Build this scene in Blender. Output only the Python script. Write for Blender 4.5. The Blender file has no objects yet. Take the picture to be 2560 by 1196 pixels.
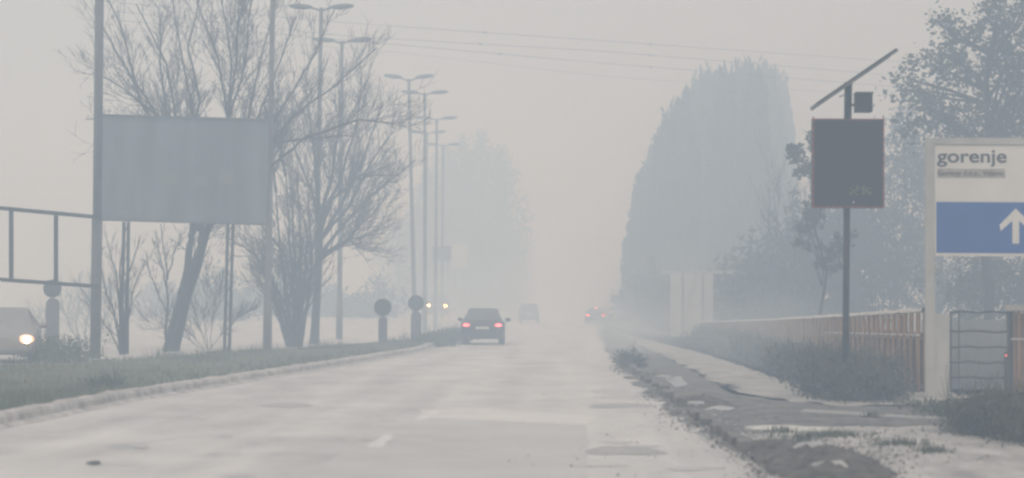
import bpy, bmesh, math, random
from mathutils import Vector, Matrix, noise
sc = bpy.context.scene
C = sc.collection
R = math.radians
# ------------------------------------------------------------------ camera
F = 4978.0; VPX, VPY = 1410.0, 763.0; H = 1.58
yaw = math.atan((VPX-1280)/F); pitch = math.atan((VPY-598)/F)
cd = bpy.data.cameras.new('camera'); cam = bpy.data.objects.new('camera', cd); C.objects.link(cam)
cd.sensor_fit = 'HORIZONTAL'; cd.sensor_width = 36; cd.lens = F*36/2560; cd.clip_start = .1; cd.clip_end = 4000
ROT = Matrix.Rotation(yaw,3,'Z') @ Matrix.Rotation(R(90)+pitch,3,'X') @ Matrix.Rotation(R(.35),3,'Z')
CAM = Vector((0,0,H))
cam.matrix_world = Matrix.Translation(CAM) @ ROT.to_4x4()
cd.dof.use_dof = True; cd.dof.focus_distance = 75; cd.dof.aperture_fstop = 1.6
sc.camera = cam
# ------------------------------------------------------------------ sky
w = bpy.data.worlds.new('World'); sc.world = w; w.use_nodes = True
nt = w.node_tree; N = nt.nodes; L = nt.links; N.clear()
out = N.new('ShaderNodeOutputWorld'); bg = N.new('ShaderNodeBackground')
sky = N.new('ShaderNodeTexSky'); sky.sky_type = 'NISHITA'; sky.sun_disc = False
SUN_EL, SUN_AZ = 45.0, 205.0      # azimuth clockwise from +Y
sky.sun_elevation = R(SUN_EL); sky.sun_rotation = R(SUN_AZ); sky.dust_density = 6; sky.air_density = 1.2
tc = N.new('ShaderNodeTexCoord'); sep = N.new('ShaderNodeSeparateXYZ'); L.new(tc.outputs['Generated'], sep.inputs[0])
ramp = N.new('ShaderNodeValToRGB'); L.new(sep.outputs['Z'], ramp.inputs[0])
SKY_LO = (5.55, 5.35, 5.15, 1); SKY_HI = (10.2, 10.0, 9.8, 1)    # overcast: brighter overhead
ramp.color_ramp.elements[0].position = .02; ramp.color_ramp.elements[0].color = (.545,.53,.51,1)
ramp.color_ramp.elements[1].position = 1; ramp.color_ramp.elements[1].color = (1,1,1,1)
vm = N.new('ShaderNodeVectorMath'); vm.operation = 'MULTIPLY'; 
side = N.new('ShaderNodeValToRGB'); mrx = N.new('ShaderNodeMapRange'); L.new(sep.outputs['X'], mrx.inputs[0]); mrx.inputs[1].default_value = -.32; mrx.inputs[2].default_value = .0
L.new(mrx.outputs[0], side.inputs[0]); side.color_ramp.elements[0].color = (.84,.90,.92,1); side.color_ramp.elements[1].color = (1,1,1,1)   # thicker smoke veil on the left side of the sky
vm0 = N.new('ShaderNodeVectorMath'); vm0.operation = 'MULTIPLY'; L.new(ramp.outputs[0], vm0.inputs[0]); L.new(side.outputs[0], vm0.inputs[1]); L.new(vm0.outputs[0], vm.inputs[0]); vm.inputs[1].default_value = (10.45,10.4,10.8)
mx = N.new('ShaderNodeMix'); mx.data_type = 'RGBA'; mx.inputs['Factor'].default_value = .9
L.new(sky.outputs[0], mx.inputs[6]); L.new(vm.outputs[0], mx.inputs[7])
L.new(mx.outputs[2], bg.inputs[0]); bg.inputs[1].default_value = .1; L.new(bg.outputs[0], out.inputs[0])
# ------------------------------------------------------------------ sun, exposure
sd = bpy.data.lights.new('sun','SUN'); sd.energy = 1.0; sd.angle = R(25); sd.color = (1,.95,.88)
so = bpy.data.objects.new('sun', sd); C.objects.link(so)
sdir = Vector((math.sin(R(SUN_AZ))*math.cos(R(SUN_EL)), math.cos(R(SUN_AZ))*math.cos(R(SUN_EL)), math.sin(R(SUN_EL))))
so.rotation_euler = sdir.to_track_quat('Z','Y').to_euler(); so.location = (0,0,60)
vs = sc.view_settings; vs.view_transform = 'Standard'; vs.look = 'None'; vs.exposure = 0; vs.gamma = 1; vs.use_curve_mapping = False
cy = sc.cycles
cy.volume_bounces = 5; cy.max_bounces = 10; cy.transparent_max_bounces = 8
cy.sample_clamp_indirect = 3; cy.use_denoising = True
try: cy.pixel_filter_type = 'BLACKMAN_HARRIS'; cy.filter_width = 2.5
except Exception: pass
# ------------------------------------------------------------------ pixel helpers (photo pixels -> metres)
def ray(px, py): return ROT @ Vector(((px-1280)/F, (598-py)/F, -1))
def P(px, py, D): d = ray(px,py); return CAM + d*(D/d.y)
def G(px, py, z=0.0): d = ray(px,py); return CAM + d*((z-H)/d.z)
# ------------------------------------------------------------------ materials
def mat(name, col, rough=.7, var=.25, scale=6.0, spec=.3, bump=0, metal=0, emit=None, strength=0, stretch=None, col2=None, coords='Object'):
    m = bpy.data.materials.new(name); m.use_nodes = True
    n = m.node_tree.nodes; l = m.node_tree.links; b = n['Principled BSDF']
    b.inputs['Roughness'].default_value = rough; b.inputs['Metallic'].default_value = metal
    b.inputs['Specular IOR Level'].default_value = spec
    t = n.new('ShaderNodeTexCoord'); mp = n.new('ShaderNodeMapping'); l.new(t.outputs[coords], mp.inputs[0])
    if stretch: mp.inputs['Scale'].default_value = stretch
    nz = n.new('ShaderNodeTexNoise'); nz.inputs['Scale'].default_value = scale; nz.inputs['Detail'].default_value = 6; nz.inputs['Roughness'].default_value = .6
    l.new(mp.outputs[0], nz.inputs[0])
    rp = n.new('ShaderNodeValToRGB'); l.new(nz.outputs[0], rp.inputs[0])
    c2 = col2 or tuple(c*(1+var) for c in col); c1 = tuple(c*(1-var) for c in col) if not col2 else col
    rp.color_ramp.elements[0].position = .35; rp.color_ramp.elements[0].color = (*c1,1)
    rp.color_ramp.elements[1].position = .65; rp.color_ramp.elements[1].color = (*c2,1)
    l.new(rp.outputs[0], b.inputs['Base Color'])
    if bump:
        bp = n.new('ShaderNodeBump'); bp.inputs['Strength'].default_value = bump; bp.inputs['Distance'].default_value = .03
        l.new(nz.outputs[0], bp.inputs['Height']); l.new(bp.outputs[0], b.inputs['Normal'])
    if emit:
        b.inputs['Emission Color'].default_value = (*emit,1); b.inputs['Emission Strength'].default_value = strength
    return m
M = {}
M['bark'] = mat('bark', (.026,.024,.024), .9, .4, 12, bump=.4)
M['twig'] = mat('twig', (.03,.028,.028), .9, .3, 3)
M['leaf'] = mat('leaf', (.035,.05,.03), .6, .5, .8, col2=(.075,.085,.055))
M['evergreen'] = mat('evergreen', (.03,.04,.03), .8, .4, .3)
M['fartwig'] = mat('distant_twigs', (.05,.05,.048), .9, .3, .2)
M['brush'] = mat('dry_brush', (.07,.08,.075), .9, .5, 1.5, col2=(.13,.135,.115))
M['weed'] = mat('weed', (.10,.115,.08), .8, .4, 2)
M['grass'] = mat('grass_blade', (.125,.15,.10), .8, .4, .7, col2=(.21,.225,.165))
M['turf'] = mat('turf', (.11,.13,.09), .95, .4, .9, bump=.4, col2=(.18,.19,.145))
M['galv'] = mat('galvanised_steel', (.16,.165,.17), .55, .2, 4, metal=.3)
M['darksteel'] = mat('dark_steel', (.035,.037,.042), .5, .25, 6)
M['oldpaint'] = mat('old_grey_paint', (.11,.115,.125), .6, .2, 2.5)
M['boardback'] = mat('faded_poster', (.155,.195,.235), .5, .22, .9, stretch=(1.6,1,.35))
M['boardpale'] = mat('faded_poster_mark', (.19,.215,.23), .5, .06, 4)
M['white'] = mat('white_enamel', (.72,.72,.70), .4, .06, 2)
M['signwhite'] = mat('sign_white', (.78,.78,.76), .4, .04, 1.2)
M['signgrey'] = mat('sign_frame_grey', (.50,.51,.50), .5, .1, 3)
M['blue'] = mat('sign_blue', (.03,.12,.42), .4, .06, 1.5)
M['ink'] = mat('sign_ink', (.06,.065,.08), .5, .1, 4)
M['stripgrey'] = mat('weathered_strip', (.44,.43,.41), .6, .15, 9)
M['inkfaint'] = mat('worn_ink', (.09,.09,.09), .6, .2, 20)
M['black'] = mat('black_screen', (.018,.02,.024), .35, .15, 3)
M['redtape'] = mat('red_reflective', (.30,.05,.055), .5, .35, 14)
M['led'] = mat('amber_green_led', (.20,.23,.13), .4, .1, 8, emit=(.5,.6,.2), strength=.03)
M['solar'] = mat('solar_cell', (.03,.035,.05), .25, .2, 5)
M['orange'] = mat('rusty_orange_paint', (.22,.12,.05), .6, .35, 2.2, col2=(.44,.255,.11), stretch=(1,1.5,.35))
M['coping'] = mat('pale_coping', (.66,.62,.58), .7, .15, 4, bump=.3)
M['concrete'] = mat('concrete', (.42,.41,.39), .8, .2, 3, bump=.3)
M['kerbm'] = mat('dirty_kerb', (.30,.29,.28), .7, .25, 3.5, bump=.5, col2=(.60,.58,.56))
M['panelgrey'] = mat('pale_grey_sheet', (.42,.47,.52), .6, .1, 1.2)
M['glass'] = mat('dark_glass', (.02,.022,.025), .3, .1, 2, spec=.3)
M['rubber'] = mat('rubber', (.02,.02,.02), .8, .2, 8)
M['rim'] = mat('wheel_rim', (.35,.35,.36), .35, .1, 5, metal=.7)
M['cardark'] = mat('dark_car_paint', (.02,.022,.026), .3, .1, 3, spec=.5)
M['cargrey'] = mat('grey_car_paint', (.06,.063,.07), .3, .1, 3, spec=.5)
M['carwhite'] = mat('dusty_white_paint', (.28,.285,.29), .4, .1, 3, spec=.5)
M['plate'] = mat('blank_plate', (.6,.6,.58), .5, .05, 3)
M['wet'] = mat('meltwater', (.25,.24,.23), .12, .1, 2, spec=.8)
M['ice'] = mat('dirty_ice', (.40,.41,.42), .6, .2, 6, bump=.6)
M['mudlump'] = mat('dirt_heap', (.07,.065,.06), .95, .35, 5, bump=.8, col2=(.16,.15,.14))
M['cable'] = mat('cable', (.02,.02,.02), .6, .1, 5)
def light_mat(name, col, st, base=(.4,.3,.3)):
    m = mat(name, base, .3, .02, 5, emit=col, strength=st)
    try: m.cycles.emission_sampling = 'NONE'
    except Exception: pass
    return m
M['tail'] = light_mat('lit_tail_lamp', (1.0,.10,.14), 2.6, (.35,.02,.02))
M['tailrim'] = light_mat('tail_lamp_core', (1.0,.35,.38), 2.4, (.35,.02,.02))
M['taildim'] = light_mat('far_tail_lamp', (1.0,.10,.12), 6.5, (.35,.02,.02))
M['brake'] = light_mat('high_brake_lamp', (1.0,.4,.4), 5.5, (.35,.02,.02))
M['head'] = light_mat('lit_headlamp', (1.0,.80,.50), 40.0, (.8,.8,.8))
M['headhalo'] = light_mat('headlamp_halo', (1.0,.50,.22), 1.5, (.8,.8,.8))  # orange halo around the lit lens, put into the housing as emission
M['headfar'] = light_mat('far_headlamp', (1.0,.60,.22), 42.0, (.8,.8,.8))
M['redspot'] = light_mat('red_marker', (1.0,.18,.15), 1.2, (.4,.05,.05))
# ------------------------------------------------------------------ mesh building
class MB:
    def __init__(s): s.v = []; s.f = []
    def quad(s, a,b,c,d):
        i = len(s.v); s.v += [tuple(a),tuple(b),tuple(c),tuple(d)]; s.f.append((i,i+1,i+2,i+3))
    def tri(s, a,b,c):
        i = len(s.v); s.v += [tuple(a),tuple(b),tuple(c)]; s.f.append((i,i+1,i+2))
    def box(s, c, size, rot=None):
        c = Vector(c); hx,hy,hz = [q/2 for q in size]; i = len(s.v)
        for x in (-hx,hx):
            for y in (-hy,hy):
                for z in (-hz,hz):
                    p = Vector((x,y,z)); p = rot @ p if rot else p
                    s.v.append(tuple(c+p))
        s.f += [(i,i+1,i+3,i+2),(i+4,i+6,i+7,i+5),(i,i+4,i+5,i+1),(i+2,i+3,i+7,i+6),(i,i+2,i+6,i+4),(i+1,i+5,i+7,i+3)]
    def bar(s, a, b, wx, wy):     # rectangular bar from a to b
        a = Vector(a); b = Vector(b); d = b-a; q = d.to_track_quat('Z','Y').to_matrix()
        s.box((a+b)/2, (wx,wy,d.length), q)
    def tube(s, pts, radii, n=6, cap=True):
        pts = [Vector(p) for p in pts]; rings = []
        for k,p in enumerate(pts):
            d = (pts[min(k+1,len(pts)-1)]-pts[max(k-1,0)])
            if d.length < 1e-9: d = Vector((0,0,1))
            d.normalize()
            ref = Vector((1,0,0)) if abs(d.x) < .8 else Vector((0,1,0))
            u = d.cross(ref).normalized(); v = d.cross(u)
            r = radii[k] if hasattr(radii,'__len__') else radii
            i0 = len(s.v)
            for j in range(n):
                a = 2*math.pi*j/n; s.v.append(tuple(p+(u*math.cos(a)+v*math.sin(a))*r))
            rings.append(i0)
        for a,b in zip(rings, rings[1:]):
            for j in range(n): s.f.append((a+j, a+(j+1)%n, b+(j+1)%n, b+j))
        if cap:
            s.f.append(tuple(rings[0]+j for j in reversed(range(n)))); s.f.append(tuple(rings[-1]+j for j in range(n)))
    def disc(s, c, r, ny=.02, n=28):   # disc facing -Y/+Y with thickness ny
        c = Vector(c); s.tube([c-Vector((0,ny/2,0)), c+Vector((0,ny/2,0))], r, n)
    def ellipsoid(s, c, rad, rot=None, nu=14, nv=8):
        c = Vector(c); i0 = len(s.v)
        for a in range(nv+1):
            th = math.pi*a/nv
            for b in range(nu):
                ph = 2*math.pi*b/nu
                p = Vector((math.sin(th)*math.cos(ph)*rad[0], math.sin(th)*math.sin(ph)*rad[1], math.cos(th)*rad[2]))
                s.v.append(tuple(c + (rot @ p if rot else p)))
        for a in range(nv):
            for b in range(nu):
                s.f.append((i0+a*nu+b, i0+(a+1)*nu+b, i0+(a+1)*nu+(b+1)%nu, i0+a*nu+(b+1)%nu))
    def build(s, name, m, parent=None, smooth=False, loc=None):
        me = bpy.data.meshes.new(name); me.from_pydata(s.v, [], s.f); me.update()
        me.materials.append(m)
        if smooth: me.polygons.foreach_set('use_smooth', [True]*len(me.polygons))
        o = bpy.data.objects.new(name, me); C.objects.link(o)
        if parent: o.parent = parent
        if loc is not None: o.location = loc
        return o
def tag(o, label=None, cat=None, group=None, kind=None):
    if label: o['label'] = label
    if cat: o['category'] = cat
    if group: o['group'] = group
    if kind: o['kind'] = kind
    return o
def thing(name, label, cat, loc=(0,0,0), rz=0, group=None):
    o = bpy.data.objects.new(name, None); C.objects.link(o); o.location = loc; o.rotation_euler = (0,0,rz)
    o.empty_display_size = .2
    return tag(o, label, cat, group)
def struct(name, mb, m, smooth=False):
    return tag(mb.build(name, m, smooth=smooth), kind='structure')
def copy_tree(o, parent=None):
    c = o.copy(); C.objects.link(c); c.parent = parent
    for ch in [x for x in o.children]: copy_tree(ch, c)
    return c
def frandom(seed): return random.Random(seed)
# ------------------------------------------------------------------ ground
def ground_mat():
    m = mat('wet_earth', (.12,.115,.105), .6, .3, .35, spec=.4, bump=.3, col2=(.26,.25,.235)); return m
g = MB(); g.quad((-620,-60,0),(620,-60,0),(620,1100,0),(-620,1100,0)); struct('ground', g, ground_mat())
def road_mat():
    m = bpy.data.materials.new('wet_salted_asphalt'); m.use_nodes = True
    n = m.node_tree.nodes; l = m.node_tree.links; b = n['Principled BSDF']
    t = n.new('ShaderNodeTexCoord')
    def nz(scale, sx, sy, det=5):
        mp = n.new('ShaderNodeMapping'); mp.inputs['Scale'].default_value = (sx,sy,1); l.new(t.outputs['Object'], mp.inputs[0])
        q = n.new('ShaderNodeTexNoise'); q.inputs['Scale'].default_value = scale; q.inputs['Detail'].default_value = det; l.new(mp.outputs[0], q.inputs[0]); return q
    big = nz(.8, 1, .45, 8); fine = nz(30, 1, 1, 3); track = nz(1.1, 1, .03, 3); blot = nz(1.6, 1, .5, 2)
    r1 = n.new('ShaderNodeValToRGB'); l.new(big.outputs[0], r1.inputs[0])
    r1.color_ramp.elements[0].position = .3; r1.color_ramp.elements[0].color = (.50,.482,.465,1)
    r1.color_ramp.elements[1].position = .7; r1.color_ramp.elements[1].color = (.70,.675,.65,1)
    r2 = n.new('ShaderNodeValToRGB'); l.new(track.outputs[0], r2.inputs[0])
    r2.color_ramp.elements[0].position = .35; r2.color_ramp.elements[0].color = (.80,.80,.805,1)
    r2.color_ramp.elements[1].position = .6; r2.color_ramp.elements[1].color = (1,1,1,1)
    r3 = n.new('ShaderNodeValToRGB'); l.new(blot.outputs[0], r3.inputs[0])
    r3.color_ramp.elements[0].position = .30; r3.color_ramp.elements[0].color = (.80,.81,.82,1)
    r3.color_ramp.elements[1].position = .42; r3.color_ramp.elements[1].color = (1,1,1,1)
    def mul(a,bb):
        q = n.new('ShaderNodeMix'); q.data_type = 'RGBA'; q.blend_type = 'MULTIPLY'; q.inputs['Factor'].default_value = 1
        l.new(a, q.inputs[6]); l.new(bb, q.inputs[7]); return q.outputs[2]
    c = mul(mul(r1.outputs[0], r2.outputs[0]), r3.outputs[0])
    l.new(c, b.inputs['Base Color'])
    rr = n.new('ShaderNodeMapRange'); l.new(blot.outputs[0], rr.inputs[0]); rr.inputs[1].default_value=.3; rr.inputs[2].default_value=.6; rr.inputs[3].default_value=.30; rr.inputs[4].default_value=.5
    l.new(rr.outputs[0], b.inputs['Roughness']); b.inputs['Specular IOR Level'].default_value = .6
    bp = n.new('ShaderNodeBump'); bp.inputs['Strength'].default_value = .15; bp.inputs['Distance'].default_value = .01; l.new(fine.outputs[0], bp.inputs['Height']); l.new(bp.outputs[0], b.inputs['Normal'])
    return m
ROAD = road_mat()
def interp(xs, ys, x):
    if x <= xs[0]: return ys[0]
    for i in range(len(xs)-1):
        if x <= xs[i+1]:
            t = (x-xs[i])/(xs[i+1]-xs[i]); return ys[i]*(1-t)+ys[i+1]*t
    return ys[-1]
kp = [G(x,y) for x,y in [(-300,1132),(0,1070),(300,1008),(640,952),(850,917),(1050,882)]]
KY = [-20.0, 12.0]+[p.y for p in kp]+[96,130,420]; KX = [kp[0].x-.3, kp[0].x-.1]+[p.x for p in kp]+[-5.0,-5.0,-5.0]
def kerb_x(y): return interp(KY,KX,y)
gp = [G(x,y,.16) for x,y in [(-300,922),(0,911),(230,902),(440,887),(660,876),(900,861),(1030,850)]]
FY = [p.y for p in gp]+[110,420]; FX = [p.x for p in gp]+[-6.3,-6.3]
def far_x(y): return -19.5 if y < FY[0] else interp(FY,FX,y)
rp_ = [G(x,y) for x,y in [(1930,1196),(1800,1100),(1720,1050),(1640,985),(1560,920),(1530,875)]]
RY = [-20,10]+[p.y for p in rp_]+[117,420]; RX = [2.1,2.0]+[p.x for p in rp_]+[2.2,6]
def edge_x(y): return interp(RY,RX,y)
rng = frandom(1)
ys = [-20,0,6,10]+[10+i*.6 for i in range(1,100)]+[70+i*5 for i in range(1,71)]
rd = MB(); prev = None
for y in ys:
    j = noise.noise(Vector((3.1,y*1.3,0)))*.12 + noise.noise(Vector((7.1,y*.4,0)))*.15
    cur = (Vector((kerb_x(y)-.02,y,.006)), Vector((edge_x(y)+j,y,.006)))
    if prev: rd.quad(prev[0],prev[1],cur[1],cur[0])
    prev = cur
struct('road', rd, ROAD)
op = MB()      # opposite carriageway
for y0,y1 in zip(ys, ys[1:]):
    if y0 < 30: continue
    op.quad((-46,y0,.006),(far_x(y0)+.05,y0,.006),(far_x(y1)+.05,y1,.006),(-46,y1,.006))
struct('opposite_carriageway', op, ROAD)
# median verge
md = MB(); ny = 14
rows = []
for y in ys:
    x0 = far_x(y); x1 = kerb_x(y)-.16; row = []
    for k in range(ny+1):
        t = k/ny; x = x0*(1-t)+x1*t
        z = .135 + (.06*math.sin(math.pi*t) if x1-x0>2 else .02) + noise.noise(Vector((x*.6,y*.3,0)))*.03*(0 if k in (0,) else 1)
        if k == 0: z = .0
        row.append(len(md.v)); md.v.append((x,y,z))
    rows.append(row)
for a,b in zip(rows,rows[1:]):
    for k in range(ny): md.f.append((a[k],a[k+1],b[k+1],b[k]))
struct('grass_verge', md, M['turf'], True)
def verge_z(x,y): return .14
# kerb of worn stones
kb = MB(); pk = None; y = 8.0
while y < 300:
    n1 = noise.noise(Vector((y*1.1,0,0))); n2 = noise.noise(Vector((y*3.7,5,0))); h = .165+.018*n1+.012*n2; e1 = .05*n2+.03*n1
    x = kerb_x(y); cur = [Vector((x+e1,y,0)),Vector((x-.015+e1*.5,y,h*.75)),Vector((x-.05+e1*.3,y,h)),Vector((x-.22-.05*n1,y,h+.012)),Vector((x-.34,y,h-.03))]
    if pk:
        for i in range(4): kb.quad(pk[i],cur[i],cur[i+1],pk[i+1])
    pk = cur; y += .22 if y < 110 else 2
struct('kerb', kb, M['kerbm'])
# crust of grit against the kerb
gr = MB(); prev=None
for i in range(0,260):
    y = 10+i*.35; wv = .12+.10*abs(noise.noise(Vector((y*.9,0,2))))*2
    cur = (Vector((kerb_x(y)-.01,y,.05)),Vector((kerb_x(y)+wv*.5,y,.035)),Vector((kerb_x(y)+wv,y,.008)))
    if prev: gr.quad(prev[0],prev[1],cur[1],cur[0]); gr.quad(prev[1],prev[2],cur[2],cur[1])
    prev = cur
struct('gutter_grit', gr, M['kerbm'])
# right-hand verge, pavement and driveway
def sheet(name, pts, z, m, jit=.0, seed=0, sub=6, kind='structure'):
    """flat polygon given in photo pixels, laid on the ground with a ragged edge"""
    w_ = [G(px,py,z) for px,py in pts]; r_ = frandom(seed); outl = []
    for a,b in zip(w_, w_[1:]+w_[:1]):
        n_ = max(1,int(min(40,(b-a).length/.25))) if jit else 1
        for k in range(n_):
            p = a.lerp(b,k/n_); 
            if jit: p = p + Vector((noise.noise(p*1.7+Vector((seed,0,0))), noise.noise(p*1.7+Vector((0,seed,9)))*2.2,0))*jit
            outl.append((p.x,p.y,z))
    mb = MB(); mb.v = outl; mb.f = [tuple(range(len(outl)))]
    me = bpy.data.meshes.new(name); me.from_pydata(mb.v,[],mb.f); bm = bmesh.new(); bm.from_mesh(me)
    bmesh.ops.triangulate(bm, faces=bm.faces[:]); 
    bmesh.ops.recalc_face_normals(bm, faces=bm.faces[:])
    for f_ in bm.faces:
        if f_.normal.z < 0: f_.normal_flip()
    bm.to_mesh(me); bm.free(); me.materials.append(m)
    o = bpy.data.objects.new(name, me); C.objects.link(o); o['kind'] = kind; return o
MUD = mat('muddy_verge', (.055,.055,.055), .7, .3, 3.2, spec=.5, bump=.8, col2=(.19,.185,.175), stretch=(1,.45,1))
PAVE = mat('worn_pavement', (.24,.235,.225), .6, .25, 1.6, spec=.5, bump=.3, col2=(.46,.44,.415), stretch=(1,.35,1))
DRIVE = mat('gritty_driveway', (.26,.25,.24), .5, .2, 2.2, spec=.5, bump=.4, col2=(.54,.52,.50), stretch=(1,.4,1))
sheet('driveway', [(1730,1052),(1800,1070),(2300,1058),(3000,1050),(3300,1400),(2000,1400),(1900,1196),(1840,1120)], .010, DRIVE, .25, 4)
sheet('verge', [(1497,815),(1520,818),(1600,866),(1760,940),(1860,988),(2110,1018),(2480,1010),(3000,1012),(3000,1054),(2500,1058),(2300,1064),(2000,1066),(1880,1082),(1790,1092),(1722,1058),(1640,1000),(1560,930),(1515,880)], .014, MUD, .34, 2)
sheet('pavement', [(1540,828),(1600,846),(1760,885),(2000,965),(2240,985),(3000,980),(3000,1008),(2480,1006),(2110,1016),(1862,986),(1762,938),(1602,864)], .018, PAVE, .30, 3)
# dashed markings, patches and puddles
LINE = mat('worn_line_paint', (.66,.65,.64), .6, .2, 6)
sheet('lane_marking', [(915,1120),(962,1119),(984,1086),(958,1087)], .0105, LINE, .04, 5)
sheet('lane_marking', [(1030,1052),(1058,1051),(1110,1027),(1090,1027)], .0105, mat('faint_line_paint', (.72,.70,.68), .6, .08, 5), .04, 6)
PATCH = mat('tar_patch', (.46,.45,.44), .45, .12, .8, spec=.5)
PATCH2 = mat('old_patch', (.50,.485,.475), .45, .10, .5, spec=.5)
sheet('road_patch', [(1040,1047),(1465,1064),(1470,1092),(1465,1250),(640,1250),(860,1130)], .0085, PATCH2, .02, 7)
sheet('road_patch', [(1050,1024),(1240,1022),(1480,1040),(1475,1062),(1040,1045)], .0080, mat('pale_patch', (.66,.635,.615), .5, .06, .8), .10, 8)
DAMP = mat('damp_stain', (.30,.295,.29), .35, .2, 1.5, spec=.6)
for i,(x,y,w_,h_) in enumerate([(1560,1128,96,14),(1545,1014,80,6),(1520,979,50,4),(1545,1106,40,3),(1610,1116,45,3),(1010,1100,90,6),(720,1012,60,7),(1500,1165,70,3),(1730,1172,80,6)]):
    pts = [(x+w_*math.cos(a)*(1+.2*math.sin(3*a+i)), y+h_*math.sin(a)*(1+.25*math.cos(2*a+i))) for a in [k*math.pi/10 for k in range(20)]]
    sheet('damp_patch', pts, .0095+.0001*i, (DAMP if i in (0,1) else PATCH), .10, 20+i)
mh = mat('iron_cover', (.05,.052,.055), .5, .2, 5)
for i,(x,y,w_) in enumerate([(236,1157,20),(355,1116,20)]):
    sheet('pothole', [(x+w_*(1 if a<9 else 1.3)*math.cos(k*math.pi/9)*(.8+.2*math.sin(k)), y+w_*.26*math.sin(k*math.pi/9)) for k,a in enumerate(range(18))], .0125, mh if i==0 else PATCH, .02, 40+i)
sheet('puddle', [(1860,1066),(1960,1062),(2110,1073),(2090,1080),(1960,1076),(1880,1074)], .0165, mat('bright_slush', (.62,.61,.58), .5, .15, 4), .05, 50)
sheet('puddle', [(1735,1080),(1800,1074),(1850,1096),(1930,1140),(1880,1145),(1790,1108)], .0115, M['wet'], .06, 51)
sheet('puddle', [(1660,948),(1700,940),(1720,962),(1690,968)], .0195, M['wet'], .03, 52)
sheet('tarmac_seam', [(2010,1022),(2300,1040),(3000,1040),(3000,1048),(2300,1047),(2000,1030)], .0175, DAMP, .05, 53)
# ------------------------------------------------------------------ grass and weeds (uncountable)
gb = MB(); rg = frandom(5)
def blade(mb, p, h, wd, rr):
    a = rr.uniform(0,6.28); lean = Vector((math.cos(a),math.sin(a),0))*h*rr.uniform(.1,.5); s = Vector((math.sin(a),-math.cos(a),0))*wd
    mb.tri(p-s,p+s,p+lean+Vector((0,0,h)))
for i in range(60000):
    y = 14+ (rg.random()**1.6)*95
    x0, x1 = far_x(y)-.05, kerb_x(y)-.16
    if x0 < -.29*y-1: x0 = -.29*y-1
    if x0 > x1: continue
    x = rg.uniform(x0,x1); dens = noise.noise(Vector((x*.5,y*.25,4)))
    if rg.random() > .75+dens: continue
    hh = rg.uniform(.05,.14)*(1+.8*max(0,dens))*(1 if y<60 else .8)
    blade(gb, Vector((x,y,.13)), hh, .006+.00012*y, rg)
for i in range(2600):            # taller seed stalks on the far rim
    y = rg.uniform(45,90); x = far_x(y)+rg.uniform(0,.8)
    if noise.noise(Vector((y*.6,1,1))) < .05: continue
    blade(gb, Vector((x,y,.1)), rg.uniform(.15,.4), .012, rg)
tag(gb.build('grass', M['grass']), 'short wet green grass covering the median strip', 'grass', kind='stuff')
wb = MB()
for (px,py,wpx,n_) in [(2080,1090,110,260),(1955,1081,50,80),(2030,1140,60,200),(2080,1148,50,120),(2180,1042,30,60),(2250,1112,90,160),(1990,1110,60,90),(2430,1085,60,120),(2330,1130,60,90),(2000,1096,90,90),(1620,938,40,80),(2300,1010,200,200),(2420,1020,60,200)]:
    for k in range(n_):
        p = G(px+rg.gauss(0,wpx*.4), py+rg.gauss(0,2.5), .01)
        blade(wb, p, rg.uniform(.03,.10), .012, rg)
tag(wb.build('weeds', M['weed']), 'scattered low weeds poking through the gritty driveway', 'weeds', kind='stuff')
# ------------------------------------------------------------------ growth helpers
def rot_about(d, ang, az):
    ref = Vector((0,0,1)) if abs(d.z) < .9 else Vector((1,0,0))
    u = d.cross(ref).normalized(); v = d.cross(u).normalized()
    return (d*math.cos(ang) + (u*math.cos(az)+v*math.sin(az))*math.sin(ang)).normalized()
def shoot(mb, p, d, ln, r, lev, rr, up=.12, kids=5, wob=.17):
    n_ = max(3, int(ln/.35)) if lev else 3
    n_ = min(n_, 8); pts = [p]; rad = [r]; q = p.copy(); dd = d.copy()
    for k in range(n_):
        dd = (dd + Vector((rr.gauss(0,wob),rr.gauss(0,wob),rr.gauss(0,wob)+up))).normalized()
        q = q + dd*(ln/n_); pts.append(q); rad.append(r*(1-.7*(k+1)/n_)+.0015)
    mb.tube(pts, rad, 3 if r < .02 else 5, cap=False)
    if lev > 0:
        for k in range(kids):
            t = rr.uniform(.25,1); i = min(n_-1,int(t*n_)); base = pts[i].lerp(pts[i+1], t*n_-i)
            cd_ = rot_about((pts[i+1]-pts[i]).normalized(), rr.uniform(.22,.75), rr.uniform(0,6.28))
            shoot(mb, base, cd_, ln*rr.uniform(.35,.68), max(.0062,r*.55), lev-1, rr, up, max(3,kids-1), wob)
def limb(mbT, mbB, pts, r0, r1, rr, side=14, sl=1.3, lev=1, up=.12, kids=5):
    """a main limb through given 3-D points with side shoots"""
    P_ = []; 
    for a,b in zip(pts, pts[1:]):
        for k in range(4): P_.append(a.lerp(b,k/4) + Vector((rr.gauss(0,.015),rr.gauss(0,.02),rr.gauss(0,.015))))
    P_.append(pts[-1]); n_ = len(P_)
    rad = [r0+(r1-r0)*(k/(n_-1))**.6 for k in range(n_)]
    mbT.tube(P_, rad, 7, cap=False)
    for k in range(side):
        t = rr.uniform(.22,.98); i = min(n_-2,int(t*(n_-1))); d = (P_[i+1]-P_[i]).normalized()
        shoot(mbB, P_[i].copy(), rot_about(d, rr.uniform(.2,.7), rr.uniform(0,6.28)), sl*rr.uniform(.5,1.3)*(1.15-t*.4), min(.022,max(.007,rad[i]*.35)), lev, rr, up, kids)
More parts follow.
